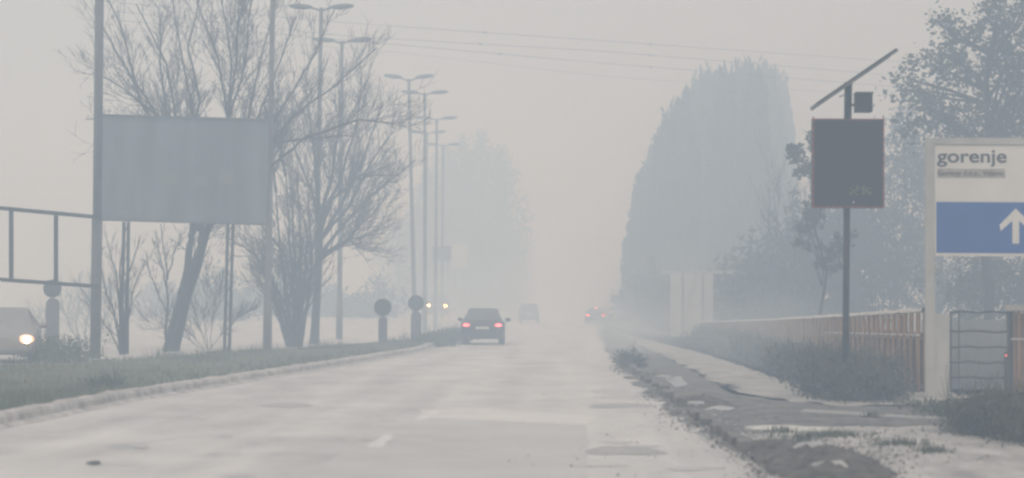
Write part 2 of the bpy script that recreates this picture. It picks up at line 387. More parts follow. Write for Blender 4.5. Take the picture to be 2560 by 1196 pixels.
def bare_tree(label, limbs, D, trunk_r, tip_r, seed, side=14, sl=1.3, name='bare_tree', cat='tree', group=None, dvar=1.8, kids=5, up=.12, lev=1, start_r=None, stem=False):
    rr = frandom(seed); base = P(limbs[0][0][0], limbs[0][0][1], D); base.z = max(.0, min(base.z,.15))
    t = thing(name, label, cat, base, 0, group); a = MB(); b = MB()
    for li,l_ in enumerate(limbs):
        dv = rr.uniform(-dvar,dvar); n_ = len(l_); pts = []
        for k,(x,y) in enumerate(l_):
            pts.append(P(x,y,D+dv*k/max(1,n_-1)) - base)
        if li == 0 or l_[0] == limbs[0][0]: pts[0] = Vector((pts[0].x,0,-.05))
        r0 = (l_r := (start_r[li] if start_r else (trunk_r if l_[0]==limbs[0][0] else trunk_r*.35)))
        limb(a, b, pts, r0, r0*.62 if (stem and l_[0][1]>860) else (tip_r if n_ > 2 else tip_r*1.5), rr, 3 if (stem and l_[0][1]>860) else side, sl*(.6 if (stem and l_[0][1]>860) else 1), min(lev, 1) if (stem and l_[0][1]>860) else lev, up, kids)
    a.build('trunk', M['bark'], t, True); b.build('crown', M['twig'], t)
    return t
# ------------------------------------------------------------------ bare trees by the billboard
K = (497,575)
def far(l): return l
treeA = [[(418,886),(444,780),(468,680),(478,600),(482,560)],
 [(434,886),(458,785),(492,675),(524,560)],[(424,886),(450,785),(478,690),(500,615),(506,560)],
 [K,(440,450),(370,345),(300,300),(215,298)], [K,(430,400),(387,285),(300,215),(230,180)],
 [K,(455,380),(380,270),(290,130),(235,20)], [K,(450,380),(417,275),(400,150),(404,34)],
 [K,(465,370),(440,290),(415,160),(340,10)], [K,(490,380),(481,280),(450,120),(430,-10)],
 [K,(470,360),(500,250),(470,120),(500,-10)],
 [(525,565),(530,400),(571,297),(545,150),(490,-10)], [(571,297),(578,150),(550,-30)], [(571,297),(590,150),(600,-30)],
 [(571,297),(610,170),(635,-30)], [(525,565),(590,400),(645,297),(690,180),(740,40)],
 [(525,565),(600,420),(620,297),(650,150),(690,10)],
 [(525,565),(620,400),(696,288),(773,163),(836,25)], [(525,565),(640,430),(720,300),(830,220),(943,120)],
 [(525,565),(640,450),(760,345),(900,300),(985,312)], [(525,565),(600,470),(680,360),(780,345),(880,340)],
 [K,(450,420),(350,250),(300,60),(260,-20)]]
bare_tree('largest bare tree with a leaning trunk fanning out behind the blank billboard', treeA, 65, .16, .018, 11, side=21, sl=1.5, lev=2, stem=True,
   start_r=[.17,.18,.15]+[.09]*7+[.10,.05,.05,.05]+[.085]*7, dvar=3, kids=4)
treeB = [[(785,868),(792,760),(797,640),(800,560)],
 [(800,560),(790,430),(775,300),(765,230)], [(800,560),(830,430),(850,300),(845,200)], [(800,560),(850,450),(890,320),(905,180)],
 [(800,600),(850,520),(900,420),(955,260)], [(800,600),(870,520),(930,400),(990,320)], [(797,640),(860,560),(940,480),(1040,400)],
 [(797,640),(850,610),(910,590),(950,575)], [(797,650),(860,610),(905,560),(960,500)], [(800,580),(780,480),(740,380),(720,290)], [(800,590),(830,500),(900,440),(1000,440)],[(797,645),(870,600),(900,620),(950,632)]]
bare_tree('bare tree with one straight dark trunk beside the second lamp post, twiggy crown reaching right', treeB, 78, .24, .018, 12, stem=True, side=30, sl=1.5, lev=2,
   start_r=[.20]+[.11,.11,.10,.10,.09,.10,.08,.08,.08,.08,.06], dvar=2.5, kids=4)
treeC = [[(730,878),(705,800),(680,700),(655,600)], [(730,878),(720,760),(700,620),(690,480)], [(735,878),(735,760),(725,600),(715,440)],
 [(740,878),(750,740),(750,600),(745,420)], [(745,878),(770,760),(780,650),(770,500)], [(725,878),(690,760),(640,640),(580,600)],
 [(700,620),(650,560),(600,545),(545,560)], [(690,480),(680,380),(690,330)], [(715,440),(700,360),(730,300)],[(730,878),(700,740),(665,660),(650,620)],[(735,878),(742,720),(732,560),(735,470)],[(738,878),(762,720),(768,600),(760,540)]]
bare_tree('dense many-stemmed bare tree between the billboard and the straight trunked tree', treeC, 72, .12, .018, 13, side=28, sl=1.3, lev=2, start_r=[.14,.15,.14,.14,.13,.12,.06,.06,.06,.1,.1,.1], dvar=2, kids=4)
bare_tree('bare shrub fanning up at the left billboard post', [[(305,890),(300,800),(292,700),(268,600)],[(308,890),(312,790),(318,700),(350,600)],[(305,890),(290,800),(262,720),(245,640)],[(308,890),(320,800),(335,720),(362,660)],[(306,890),(304,780),(300,680),(310,570)],[(304,890),(275,830),(235,770),(185,700)]],
   60, .06, .012, 14, side=12, sl=.8, name='bare_shrub', cat='shrub', start_r=[.07,.07,.05,.05,.06,.03], dvar=1, kids=3)
bare_tree('slim bare sapling standing just left of the leaning trunk', [[(412,886),(418,780),(416,680),(402,560)],[(416,720),(400,640),(388,575)],[(417,700),(440,620),(452,585)],[(414,780),(380,700),(370,660)]],
   63, .05, .014, 15, side=12, sl=.6, name='bare_sapling', cat='tree', dvar=.5, kids=3, start_r=[.06,.03,.03,.025])
bare_tree('low tangle of bare twigs between the leaning trunk and the billboard posts', [[(520,886),(500,820),(480,760),(470,700)],[(525,886),(530,800),(545,740),(560,680)],[(520,886),(560,830),(600,790),(640,770)],[(520,886),(510,800),(520,720),(515,660)],[(522,886),(460,840),(400,820),(350,790)],[(522,886),(480,840),(440,800),(430,760)]],
   68, .04, .008, 16, side=42, sl=.75, name='bare_shrub', cat='shrub', start_r=[.015]*6, dvar=2, kids=3)
bare_tree('faint bare shrub behind the gantry post, left of the billboard', [[(200,895),(180,830),(160,780),(150,730)],[(205,895),(215,820),(225,760),(235,700)],[(200,895),(190,810),(200,750),(190,700)],[(203,895),(250,830),(270,780),(280,720)],[(200,895),(140,850),(110,810),(95,790)],[(202,895),(240,850),(230,790),(255,750)]],
   82, .04, .01, 17, side=26, sl=1.1, name='bare_shrub', cat='shrub', start_r=[.05]*6, dvar=2.5, kids=5)
# ------------------------------------------------------------------ crowns and leafy trees
def leafy_tree(label, px_trunk, base_z, D, blobs, nleaf, leaf, seed, m, trunk_r=.14, name='leafy_tree', group=None, clump=.45, limbs=True):
    """blobs: (px, py, rx_px, ry_px) crown lobes in photo pixels at depth D"""
    rr = frandom(seed); base = P(px_trunk, 900, D); base.z = base_z
    t = thing(name, label, 'tree', base, 0, group); a = MB(); c = MB(); k_ = D/F
    area = sum(b[2]*b[3] for b in blobs)
    top = min(b[1] for b in blobs); tp = P(px_trunk, top, D)-base
    trunk = [Vector((0,0,-.1))]+[Vector((rr.gauss(0,.1)*k,rr.gauss(0,.1)*k,tp.z*k/5)) for k in range(1,6)]
    a.tube(trunk, [trunk_r*(1-.16*k) for k in range(6)], 7, cap=False)
    for b in blobs:
        ctr = P(b[0],b[1],D)-base; rx, rz = b[2]*k_, b[3]*k_
        z0 = max(.5, ctr.z-rz*1.3); st = Vector((trunk[1].x*.5, 0, min(z0, tp.z*.9)))
        for q in range(4):
            e = ctr+Vector((rr.uniform(-.7,.7)*rx, rr.uniform(-.7,.7)*rx, rr.uniform(-.5,.8)*rz))
            mid = st.lerp(e,.5)+Vector((rr.gauss(0,.15),rr.gauss(0,.15),rr.gauss(0,.1)))
            a.tube([st,mid,e], [trunk_r*.35,trunk_r*.2,.012], 5, cap=False)
            for j in range(5): shoot(a, mid.lerp(e,rr.random()), rot_about((e-mid).normalized(),.7,rr.uniform(0,6.28)), max(.3,rx*.5), .012, 1, rr, .05, 3)
        n_ = int(nleaf*b[2]*b[3]/area); ncl = max(6, n_//26)
        for q in range(ncl):
            while True:
                u = Vector((rr.uniform(-1,1),rr.uniform(-1,1),rr.uniform(-1,1)))
                if .25 < u.length < 1.08: break
            cc = ctr+Vector((u.x*rx,u.y*rx,u.z*rz)); cr = clump*rr.uniform(.5,1.3)
            for j in range(26):
                p = cc+Vector((rr.gauss(0,cr*.5),rr.gauss(0,cr*.5),rr.gauss(0,cr*.45)))
                s = leaf*rr.uniform(.5,1.2); n1 = Vector((rr.gauss(0,1),rr.gauss(0,1),rr.gauss(0,.7))).normalized(); n2 = rot_about(n1,1.57,rr.uniform(0,6.28))
                c.quad(p-n1*s, p-n2*s*.5, p+n1*s, p+n2*s*.5)
    a.build('trunk', M['bark'], t, True); c.build('crown', m, t)
    return t
leafy_tree('large leafy tree rising behind the blue and white company sign', 2470, 0, 66,
  [(2455,140,90,85),(2530,50,90,80),(2350,165,75,50),(2300,290,60,60),(2400,290,90,70),(2520,250,90,100),(2600,150,100,130),(2250,215,42,34),(2560,400,120,120),(2360,70,45,32),(2420,400,80,70)], 10500, .115, 31, M['leaf'], .2, clump=.46)
leafy_tree('hazy leafy tree with thin drooping foliage behind the speed display pole', 2240, 0, 92,
  [(2240,420,50,110),(2275,560,60,120),(2210,640,60,110),(2290,700,70,80),(2150,600,36,70),(2330,480,50,120)], 4200, .15, 32, M['leaf'], .12, clump=.5)
leafy_tree('thin sparse tree with scattered leaves left of the speed display', 2060, 0, 62,
  [(1985,385,20,20),(2008,420,24,26),(2045,360,26,40),(2012,600,22,46),(2055,480,18,50),(2060,650,34,50),(2100,600,30,50),(2035,540,16,26)], 900, .12, 33, M['leaf'], .06, clump=.2)
leafy_tree('broad hazy tree closing the view behind the company sign and the display', 2350, 0, 98,
  [(2180,500,60,110),(2290,380,80,100),(2400,420,100,120),(2250,600,100,90),(2180,690,70,70),(2380,620,100,120),(2520,560,100,160),(2330,720,90,60),(2470,730,90,60)], 9500, .14, 35, M['leaf'], .14, clump=.6)
leafy_tree('dark leafy tree filling the gap under the company sign', 2500, 0, 74,
  [(2420,690,100,60),(2530,680,110,90),(2460,760,100,50),(2620,720,110,120)], 5000, .13, 34, M['leaf'], .12)
# distant crowns: poplars and round trees, drawn as columns of many small twig flakes
def flake_crown(hh, rad, n_, seed, profile, sz=.28, upright=True):
    rr = frandom(seed); c = MB()
    for i in range(n_):
        t = rr.random(); r = rad*profile(t)*math.sqrt(rr.random())*(1+.25*noise.noise(Vector((t*6,seed,0)))); a = rr.uniform(0,6.28)
        p = Vector((r*math.cos(a), r*math.sin(a), t*hh + rr.gauss(0,.55)))
        s = sz*rr.uniform(.5,1.3)
        if upright: n1 = Vector((rr.gauss(0,.22),rr.gauss(0,.22),1)).normalized()
        else: n1 = Vector((rr.gauss(0,1),rr.gauss(0,1),rr.gauss(0,1))).normalized()
        n2 = rot_about(n1,1.57,rr.uniform(0,6.28))
        c.quad(p-n1*s*1.5, p-n2*s*.4, p+n1*s*1.5, p+n2*s*.4)
    return c
pop_prof = lambda t: (min(1,(t+.03)*7)*.95 if t < .12 else 1-.05*t) * (1 if t < .6 else max(.34, 1-.75*((t-.6)/.4)**2.2))
rnd_prof = lambda t: max(.15, math.sin(math.pi*min(1,(t*.85+.15)))**.6)
def far_tree(name, label, hh, rad, n_, seed, prof, m, upright, group, sz):
    t = thing(name, label, 'tree', (0,0,0), 0, group)
    a = MB(); a.tube([(0,0,-.2),(0,0,hh*.5),(.1,0,hh*.93)], [rad*.14+.08, rad*.08+.05, .03], 7); a.build('trunk', M['bark'], t, True)
    flake_crown(hh*.96, rad, n_, seed, prof, sz, upright).build('crown', m, t).location = (0,0,hh*.04)
    return t
PG = 'tall poplars standing close together right of the road'
PLAB = 'tall hazy poplar in the merged stand right of the road'
protoP = [far_tree('poplar', PLAB, 20, 1.35, 3200, 60+i, pop_prof, M['fartwig'], True, PG, .34) for i in range(3)]
outline = [(1560,640),(1568,560),(1580,470),(1600,360),(1640,290),(1680,225),(1740,175),(1800,165),(1860,158),(1935,164),(1962,200),(1975,260),(1990,340)]
ox = [o[0] for o in outline]; oy = [o[1] for o in outline]
used = [False]*3; rr = frandom(8); xs = list(range(1600,1972,18)); prevx = None
def put(proto_list, i, loc, sx, sz_, rz, flags, label=None):
    p = proto_list[i]
    o = p if not flags[i] else copy_tree(p)
    flags[i] = True; o.location = loc; o.scale = (sx,sx,sz_); o.rotation_euler = (0,0,rz)
    if label: o['label'] = label
    return o
for j,px in enumerate(xs):
    D = 152+rr.uniform(-8,10)+(26 if px>1935 else (14 if px>1890 else 0)); top = P(px, interp(ox,oy,px-(26 if px<1800 else 0))+30+abs(rr.gauss(0,10)), D)
    put(protoP, j%3, (top.x, top.y, 0), rr.uniform(.85,1.15), top.z/20, rr.uniform(0,6), used)
for j,px in enumerate(range(1625,1950,28)):        # a second rank behind
    D = 172+rr.uniform(-6,10); top = P(px, interp(ox,oy,px-(26 if px<1800 else 0))+rr.uniform(36,60), D)
    put(protoP, j%3, (top.x, top.y, 0), rr.uniform(1.0,1.3), top.z/20, rr.uniform(0,6), used)
RG = 'distant bare trees beyond the lamp posts'
protoR = [far_tree('distant_tree', 'distant rounded bare tree fading into haze left of the road', 16, 4.2, 2600, 80+i, rnd_prof, M['fartwig'], False, RG, .30) for i in range(2)]
fl = [False]*2
for j,(px,py,D,sx) in enumerate([(1070,440,225,.8),(1110,385,235,1.0),(1155,362,240,1.0),(1205,352,245,1.1),(1250,385,245,1.0),(1040,520,215,.7),(1150,470,240,1.1),(1225,500,250,1.2),(1000,570,245,.9),(1255,560,260,1.1)]):
    top = P(px,py,D); put(protoR, j%2, (top.x,top.y,0), sx, top.z/16, j*1.3, fl)
# hedge-like low trees
HG = 'low hazy bushes beyond the opposite carriageway'
protoH = far_tree('distant_bush', 'low hazy bush beyond the opposite carriageway', 3.4, 2.6, 900, 91, rnd_prof, M['fartwig'], False, HG, .2)
protoH['category'] = 'bush'; flh = [False]
for j in range(17):
    px = 380+j*35+rr.uniform(-10,10); D = 150+rr.uniform(-12,25); q = P(px,790,D)
    if px > 1000: D += 30
    put([protoH], 0, (q.x,q.y,0), rr.uniform(.8,1.2), rr.uniform(.5,1.0), j*.9, flh)
H2 = 'hazy bushes along the right shoulder'
protoS = far_tree('shoulder_bush', 'hazy bush on the right shoulder below the poplars', 3.2, 1.8, 900, 92, rnd_prof, M['fartwig'], False, H2, .17)
protoS['category'] = 'bush'; fls = [False]
for j,(px,D,hz) in enumerate([(1548,165,1.2),(1580,140,1.0),(1600,128,.9),(1630,125,1.1),(1660,118,.8),(1700,120,.9),(1800,108,1.0),(1840,104,1.1),(1880,100,1.3),(1930,98,1.4),(1560,150,1.0),(1985,96,1.7),(2040,94,1.9),(2090,92,2.0),(2140,90,2.0),(1535,190,1.3)]):
    q = P(px,800,D); put([protoS], 0, (q.x+(.9 if px<1600 else 0),q.y,0), rr.uniform(.8,1.3)*(.55 if px<1600 else 1), hz, j*1.1, fls)
for j,(px,D,top,lab) in enumerate([(1945,96,430,'thin faint bare tree at the right edge of the poplars'),(2010,92,500,'slender bare tree behind the thin leafy tree'),(2135,88,430,'bare tree glimpsed right of the speed display pole'),(2205,90,380,'bare tree glimpsed in the pale gap left of the company sign')]):
    bare_tree(lab, [[(px,860),(px+4,720),(px-4,580),(px+6,top)],[(px+4,720),(px-20,620),(px-25,top+60)],[(px+2,740),(px+26,620),(px+30,top+50)],[(px,600),(px-8,520),(px-12,top+20)]], D, .1, .012, 140+j, side=12, sl=2.0, start_r=[.10,.05,.05,.04], dvar=1, kids=4, up=.3)
# ------------------------------------------------------------------ brush in front of the fence, bottom-right bush, dirt heap
def bush(label, pts, m, seed, n_, hmin, hmax, name='bush', wd=.02, spread=.35):
    """dense low growth along a ground polyline given in photo pixels"""
    rr = frandom(seed); W = [G(x,y,.02) for x,y in pts]; base = W[0].copy(); base.z = 0
    t = thing(name, label, 'bush', base); s = MB(); f_ = MB()
    for i in range(n_):
        k = rr.random()*(len(W)-1); a = W[int(k)].lerp(W[int(k)+1], k-int(k)) - base
        p = Vector((a.x+rr.gauss(0,spread), a.y+rr.gauss(0,spread*1.5), -.02)); 
        hz = rr.uniform(hmin,hmax)*(1+.35*noise.noise(Vector((a.y*.5,a.x*.5,seed))))
        if i%9 == 0: shoot(s, p, Vector((rr.gauss(0,.25),rr.gauss(0,.25),1)).normalized(), hz*1.05, .008, 1, rr, .1, 4, .1)
        for j in range(7):
            q = p+Vector((rr.gauss(0,.12),rr.gauss(0,.12),hz*rr.random()**.8)); a1 = Vector((rr.gauss(0,.6),rr.gauss(0,.6),1)).normalized(); a2 = rot_about(a1,1.57,rr.uniform(0,6.28)); z_ = rr.uniform(.5,1.4)
            f_.quad(q-a1*wd*2*z_, q-a2*wd*z_, q+a1*wd*2*z_, q+a2*wd*z_)
    i0 = len(f_.v); f_.v += s.v; f_.f += [tuple(i0+k for k in f) for f in s.f]
    f_.build('foliage', m, t); return t
bush('long dark bank of brush in front of the orange fence', [(1760,862),(1800,872),(1860,890),(1940,915),(2020,945),(2090,972),(2120,980)], M['brush'], 41, 5400, .36,.74, wd=.022, spread=.30)
bush('darkest clump of brush around the foot of the speed display pole', [(2060,985),(2110,1000),(2160,1000),(2205,994)], M['brush'], 42, 1400, .28,.75, wd=.02, spread=.22)
bush('scruffy green bush at the bottom right beside the driveway', [(2450,1075),(2500,1085),(2560,1095),(2640,1110)], M['brush'], 43, 2400, .15,.55, wd=.014, spread=.22)
bush('low green growth under the farm gate', [(2370,1030),(2430,1040),(2480,1035),(2600,1030)], M['weed'], 44, 700, .06,.24, wd=.014, spread=.25)
bush('dark twiggy clump on the grass by the left kerb', [(255,985),(262,990),(275,980)], M['brush'], 45, 200, .12,.34, wd=.014, spread=.09)
bush('dark bush hiding the foot of the left car', [(-60,938),(0,932),(50,928),(90,924)], M['weed'], 46, 350, .03,.14, wd=.02, spread=.15)
bush('smoky dark bush under the faint round sign', [(118,905),(150,905),(190,905)], M['weed'], 47, 420, .2,.8, wd=.02, spread=.4)
bush('dark weeds along the narrow end of the median', [(1060,868),(1100,862),(1130,852),(1145,845)], M['weed'], 48, 900, .15,.6, wd=.025, spread=.35)
bush('small dark tuft at the roadside before the pavement', [(1565,905),(1580,915),(1590,920)], M['brush'], 49, 250, .1,.42, wd=.018, spread=.12)
def heap(name, label, cpx, cpy, rx, ry, hz, seed, m, amp=.5, n_=36, cat='heap'):
    c = G(cpx,cpy,.0); mb = MB(); idx = {}
    for i in range(n_+1):
        for j in range(n_+1):
            u = i/n_*2-1; v = j/n_*2-1; x = u*rx; y = v*ry
            q = Vector((x*2.2,y*2.2,seed)); r2 = math.sqrt(u*u+v*v)*(1+.3*noise.noise(q*.5))
            e = max(0,1-r2**1.6)
            z = hz*e*(1+amp*noise.noise(q)+.6*amp*noise.noise(q*3)) + (.05*noise.noise(q*6) if e>0 else -.03)
            idx[i,j] = len(mb.v); mb.v.append((x,y,z if e>.02 else -.04))
    for i in range(n_):
        for j in range(n_): mb.f.append((idx[i,j],idx[i+1,j],idx[i+1,j+1],idx[i,j+1]))
    return tag(mb.build(name, m, loc=c, smooth=False), label, cat)
heap('dirt_heap', 'dark heap of muddy dirt beside the road at the bottom edge', 2065, 1170, .66, 2.3, .17, 3, M['mudlump'])
heap('dirt_heap', 'low ridge of dark dirt between the puddle and the driveway', 1950, 1128, .5, 1.5, .10, 5, M['mudlump'])
heap('dirt_heap', 'rough dark dirt along the verge beside the broken ice', 1760, 1010, .5, 2.6, .10, 9, M['mudlump'])
def lump(label, px, py, s, seed, m=None):
    rr = frandom(seed); c = G(px,py,.0); bm = bmesh.new(); bmesh.ops.create_icosphere(bm, subdivisions=2, radius=1)
    for v in bm.verts:
        v.co = v.co*(1+.35*noise.noise(v.co*1.8+Vector((seed,0,0)))); v.co = Vector((v.co.x*s[0], v.co.y*s[1], v.co.z*s[2]+s[2]*.5))
    me = bpy.data.meshes.new('ice_chunk'); bm.to_mesh(me); bm.free(); me.materials.append(m or M['ice'])
    o = bpy.data.objects.new('ice_chunk', me); C.objects.link(o); o.location = c; o.rotation_euler = (0,0,rr.uniform(0,6))
    return tag(o, label, 'ice')
lump('pale angular ice chunk nearest the road on the verge', 1745, 1018, (.16,.3,.06), 1)
lump('flat pale ice chunk between road edge and puddle', 1800, 1028, (.2,.35,.05), 2)
lump('small pale ice chunk furthest along the verge', 1660, 948, (.09,.2,.06), 3)
lump('tall whitish ice chunk on top of the dirt heap', 2040, 1150, (.12,.25,.12), 4)
lump('whitish ice chunk low at the bottom edge of the heap', 2075, 1190, (.13,.25,.10), 5)
lump('cracked grey ice slab left of the dirt heap', 1975, 1160, (.14,.3,.05), 6)
lump('small white stone at the far edge of the driveway', 2360, 1078, (.08,.12,.04), 7)
def scatter_stones(name, label, regions, m, seed, smin, smax):
    rr = frandom(seed); mb = MB()
    for (px,py,sx,sy,n_) in regions:
        for k in range(n_):
            p = G(px+rr.gauss(0,sx), py+rr.gauss(0,sy), .015); s_ = rr.uniform(smin,smax)*(rr.random()**1.5+.4)
            a = rr.uniform(0,6.28); sx_,sy_ = s_*rr.uniform(.7,1.5), s_*rr.uniform(.7,1.3); i = len(mb.v)
            for j in range(5):
                an = a+j*1.257; r_ = rr.uniform(.7,1.2); mb.v.append((p.x+sx_*r_*math.cos(an), p.y+sy_*r_*math.sin(an), p.z-.01))
            mb.v.append((p.x+rr.uniform(-.3,.3)*s_, p.y+rr.uniform(-.3,.3)*s_, p.z+s_*rr.uniform(.35,.9)))
            for j in range(5): mb.f.append((i+j,i+(j+1)%5,i+5))
    tag(mb.build(name, m), label, 'gravel', kind='stuff')
kr = MB(); rr = frandom(77)
for k in range(46):
    y = 22+k*.95+rr.uniform(-.1,.1)
    if rr.random() < .18: continue
    xx = edge_x(y)+.13+rr.uniform(-.04,.04); kr.box((xx,y,.045+rr.uniform(-.02,.02)), (.14,.9,.13), Matrix.Rotation(rr.uniform(-.06,.06),3,'Z') @ Matrix.Rotation(rr.uniform(-.05,.05),3,'X'))
struct('broken_kerb', kr, MUD)
EDGE = [(1560,920,25,8),(1640,985,30,10),(1700,1030,35,10),(1760,1060,45,12),(1830,1095,50,14),(1890,1130,50,16),(1940,1175,50,16),(1600,890,25,8)]
scatter_stones('dark_grit', 'dark grit and soil crumbs broken off along the road edge', [(a,b_,c2_*.6,d_*.7,420) for a,b_,c2_,d_ in EDGE]+[(2150,1120,140,25,700),(2350,1060,150,10,200),(2060,1160,90,22,900),(1900,1040,120,10,200)], M['mudlump'], 71, .006, .026)
scatter_stones('pale_grit', 'pale grit and ice crumbs along the muddy verge', [(a+10,b_,c2_,d_,200) for a,b_,c2_,d_ in EDGE]+[(2200,1130,160,25,500),(1790,1025,50,10,120),(2060,1160,80,20,160),(1740,1010,40,10,60)], M['ice'], 72, .006, .028)
scatter_stones('road_grit', 'fine dark grit scattered on the wet road surface', [(1560,1120,160,40,70),(1560,1000,90,20,40)], M['mudlump'], 73, .006, .014)
# ------------------------------------------------------------------ lamp posts
LG = 'double-headed street lamps along the median'
def lamp_post(label, xt, yt, xb, D, spread_tilt=.0, topz=None, hide=False):
    top = P(xt,yt,D) if topz is None else None
    b = P(xb, 850, D); b.z = .1
    if topz is not None: top = Vector((P(xt,0,D).x, D, topz))
    t = thing('street_lamp', label, 'street lamp', b, 0, LG)
    rel = top-b; mb = MB()
    mb.tube([(0,0,-.1), (rel.x*.12,0,rel.z*.12), (rel.x*.12,0,rel.z*.121), rel], [.15,.14,.115,.075], 12); mb.build('post', M['galv'], t, True)
    for s in (-1,1):
        a = MB(); z1 = spread_tilt
        a.tube([rel-Vector((0,0,.12)), rel+Vector((s*.25,0,-.04+z1*.2)), rel+Vector((s*.5,0,.02+z1*.5))], [.045,.04,.04], 8); a.build('arm', M['galv'], t, True)
        h_ = MB(); rot = Matrix.Rotation(-s*(.06+z1*.6),3,'Y'); h_.ellipsoid(rel+Vector((s*.82,0,.05+z1*.85)), (.50,.17,.115), rot)
        hd = h_.build('lamp_head', M['galv'], t, True)
    return t
lamp_post('nearest street lamp, its tall post running up out of the picture behind the billboard tree', 684, -120, 668, 65)
lamp_post('street lamp with the largest visible double head at the top', 803, 20, 789, 78.6)
lamp_post('street lamp whose head is second highest in the row', 855, 103, 848, 88.5)
lamp_post('street lamp with upswept arms, third visible head in the row', 1022, 198, 1037, 103.5, .10)
lamp_post('street lamp just right of the upswept one, fourth visible head', 1062, 233, 1062, 110)
lamp_post('street lamp with fifth visible head, right of the two round signs', 1092, 297, 1088, 125)
lamp_post('street lamp of the sixth visible head, low between its neighbours', 1068, 332, 1058, 135)
lamp_post('faintest and furthest street lamp in the row', 1108, 363, 1104, 148)
# ------------------------------------------------------------------ gantry at left
t = thing('sign_gantry', 'steel gantry post with an empty square-tube frame reaching left', 'gantry', (P(238,900,56).x,56,.05))
b = t.location.copy(); m1 = MB(); top = P(250,-140,56)-b; mid = P(243,540,56)-b
m1.tube([(0,0,-.1),mid], .15, 14); m1.tube([mid, top], .125, 14); m1.build('post', M['oldpaint'], t, True)
def gp_(x,y,D): return P(x,y,D)-b
def frD(x): return 55.8 - (243-x)*.0115
for (a_,b_) in [((250,544),(-330,490)),((250,717),(-330,676))]:
    q = MB(); q.bar(gp_(*a_,frD(a_[0])), gp_(*b_,frD(b_[0])), .10,.10); q.build('rail', M['darksteel'], t)
for x in (140,28,-95,-225):
    q = MB(); ty = 544+(x-250)*54/580; by = 717+(x-250)*41/580
    q.bar(gp_(x,ty+5,frD(x)), gp_(x,by-5,frD(x)), .10,.10); q.build('upright', M['darksteel'], t)
# ------------------------------------------------------------------ billboard
DB = 60.5
bb = thing('billboard', 'large blank grey billboard on lattice posts in front of the bare trees', 'billboard', (P(440,890,DB).x, DB, .1))
b = bb.location.copy()
c_ = [P(252,288,DB-.6)-b, P(676,300,DB+.4)-b, P(670,562,DB+.4)-b, P(247,550,DB-.6)-b]
q = MB(); back = Vector((0,.14,0))
q.quad(c_[0],c_[3],c_[2],c_[1])
for i in range(4): a1,a2 = c_[i],c_[(i+1)%4]; q.quad(a1,a2,a2+back,a1+back)
q.quad(*[v+back for v in c_]); q.build('panel', M['boardback'], bb)
fm = MB(); fo = Vector((0,-.02,0))
for i in range(4): fm.bar(c_[i]+fo, c_[(i+1)%4]+fo, .07,.05)
fm.build('frame', M['oldpaint'], bb)
for k,(x0,y0,x1,y1) in enumerate([(400,428,445,462),(482,440,520,466),(548,425,580,462)]):
    q = MB(); v = [P(x0,y0,DB-.3)-b,P(x1,y0+1,DB-.3)-b,P(x1,y1+1,DB-.3)-b,P(x0,y1,DB-.3)-b]
    def onp(px,py):
        tt = (px-252)/424; return P(px,py,DB-.6+tt)-b+Vector((0,-.012,0))
    q.quad(onp(x0,y0),onp(x0,y1),onp(x1,y1),onp(x1,y0)); q.build('poster_patch', M['boardpale'], bb)
for k,(xa,xb) in enumerate([((310,303),(321,318)),((570,561),(583,573))]):
    q = MB(); D = DB+.35
    A = [P(xa[0],555,D)-b, Vector((P(xa[1],890,D).x-b.x, D-b.y, -.15))]; B_ = [P(xb[0],555,D)-b, Vector((P(xb[1],890,D).x-b.x, D-b.y, -.15))]
    q.bar(A[0],A[1],.07,.09); q.bar(B_[0],B_[1],.07,.09); n_ = 9
    for j in range(n_):
        u,v = j/n_,(j+1)/n_; p1 = A[0].lerp(A[1],u) if j%2 else B_[0].lerp(B_[1],u); p2 = B_[0].lerp(B_[1],v) if j%2 else A[0].lerp(A[1],v)
        q.bar(p1,p2,.02,.02)
    q.build('lattice_post', M['darksteel'], bb)
# ------------------------------------------------------------------ round median signs
SG = 'round signs on striped marker posts in the median'
def round_sign(label, px, py, r_px, D, post_w, neck=True):
    b = P(px,860,D); b.z = .1; c = P(px,py,D)-b; r = r_px*D/F
    t = thing('round_sign', label, 'traffic sign', b, 0, SG)
    q = MB(); q.disc(c, r, .03, 30); q.build('sign_plate', M['darksteel'], t)
    q = MB(); q.tube([(0,.03,-.1),(c.x,.03,c.z+r*.6)], .03, 8); q.build('post', M['galv'], t)
    q = MB(); hh = c.z-r*1.02; w_ = post_w*D/F; n_ = 12; prof = []
    for k in range(n_+1): a = math.pi*k/n_; prof.append((w_/2*math.cos(a), hh-w_/2+w_/2*math.sin(a)))
    prof = [(w_/2,-.1)]+prof+[(-w_/2,-.1)]; i0 = len(q.v); m_ = len(prof)
    for yy in (-.05,.0):
        for (x,z) in prof: q.v.append((x,yy,z))
    q.f.append(tuple(range(m_))); q.f.append(tuple(range(2*m_-1,m_-1,-1)))
    for k in range(m_): q.f.append((k,(k+1)%m_,m_+(k+1)%m_,m_+k))
    q.build('marker_board', M['oldpaint'], t)
    return t
round_sign('dark round sign on a marker post, nearest to the road car', 957, 769, 22, 74, 22)
round_sign('dark round sign overlapping the base of the upswept lamp post', 1040, 758, 20, 84, 26)
round_sign('faint round sign in the haze behind the gantry frame, near the left car', 131, 722, 23, 66, 34)
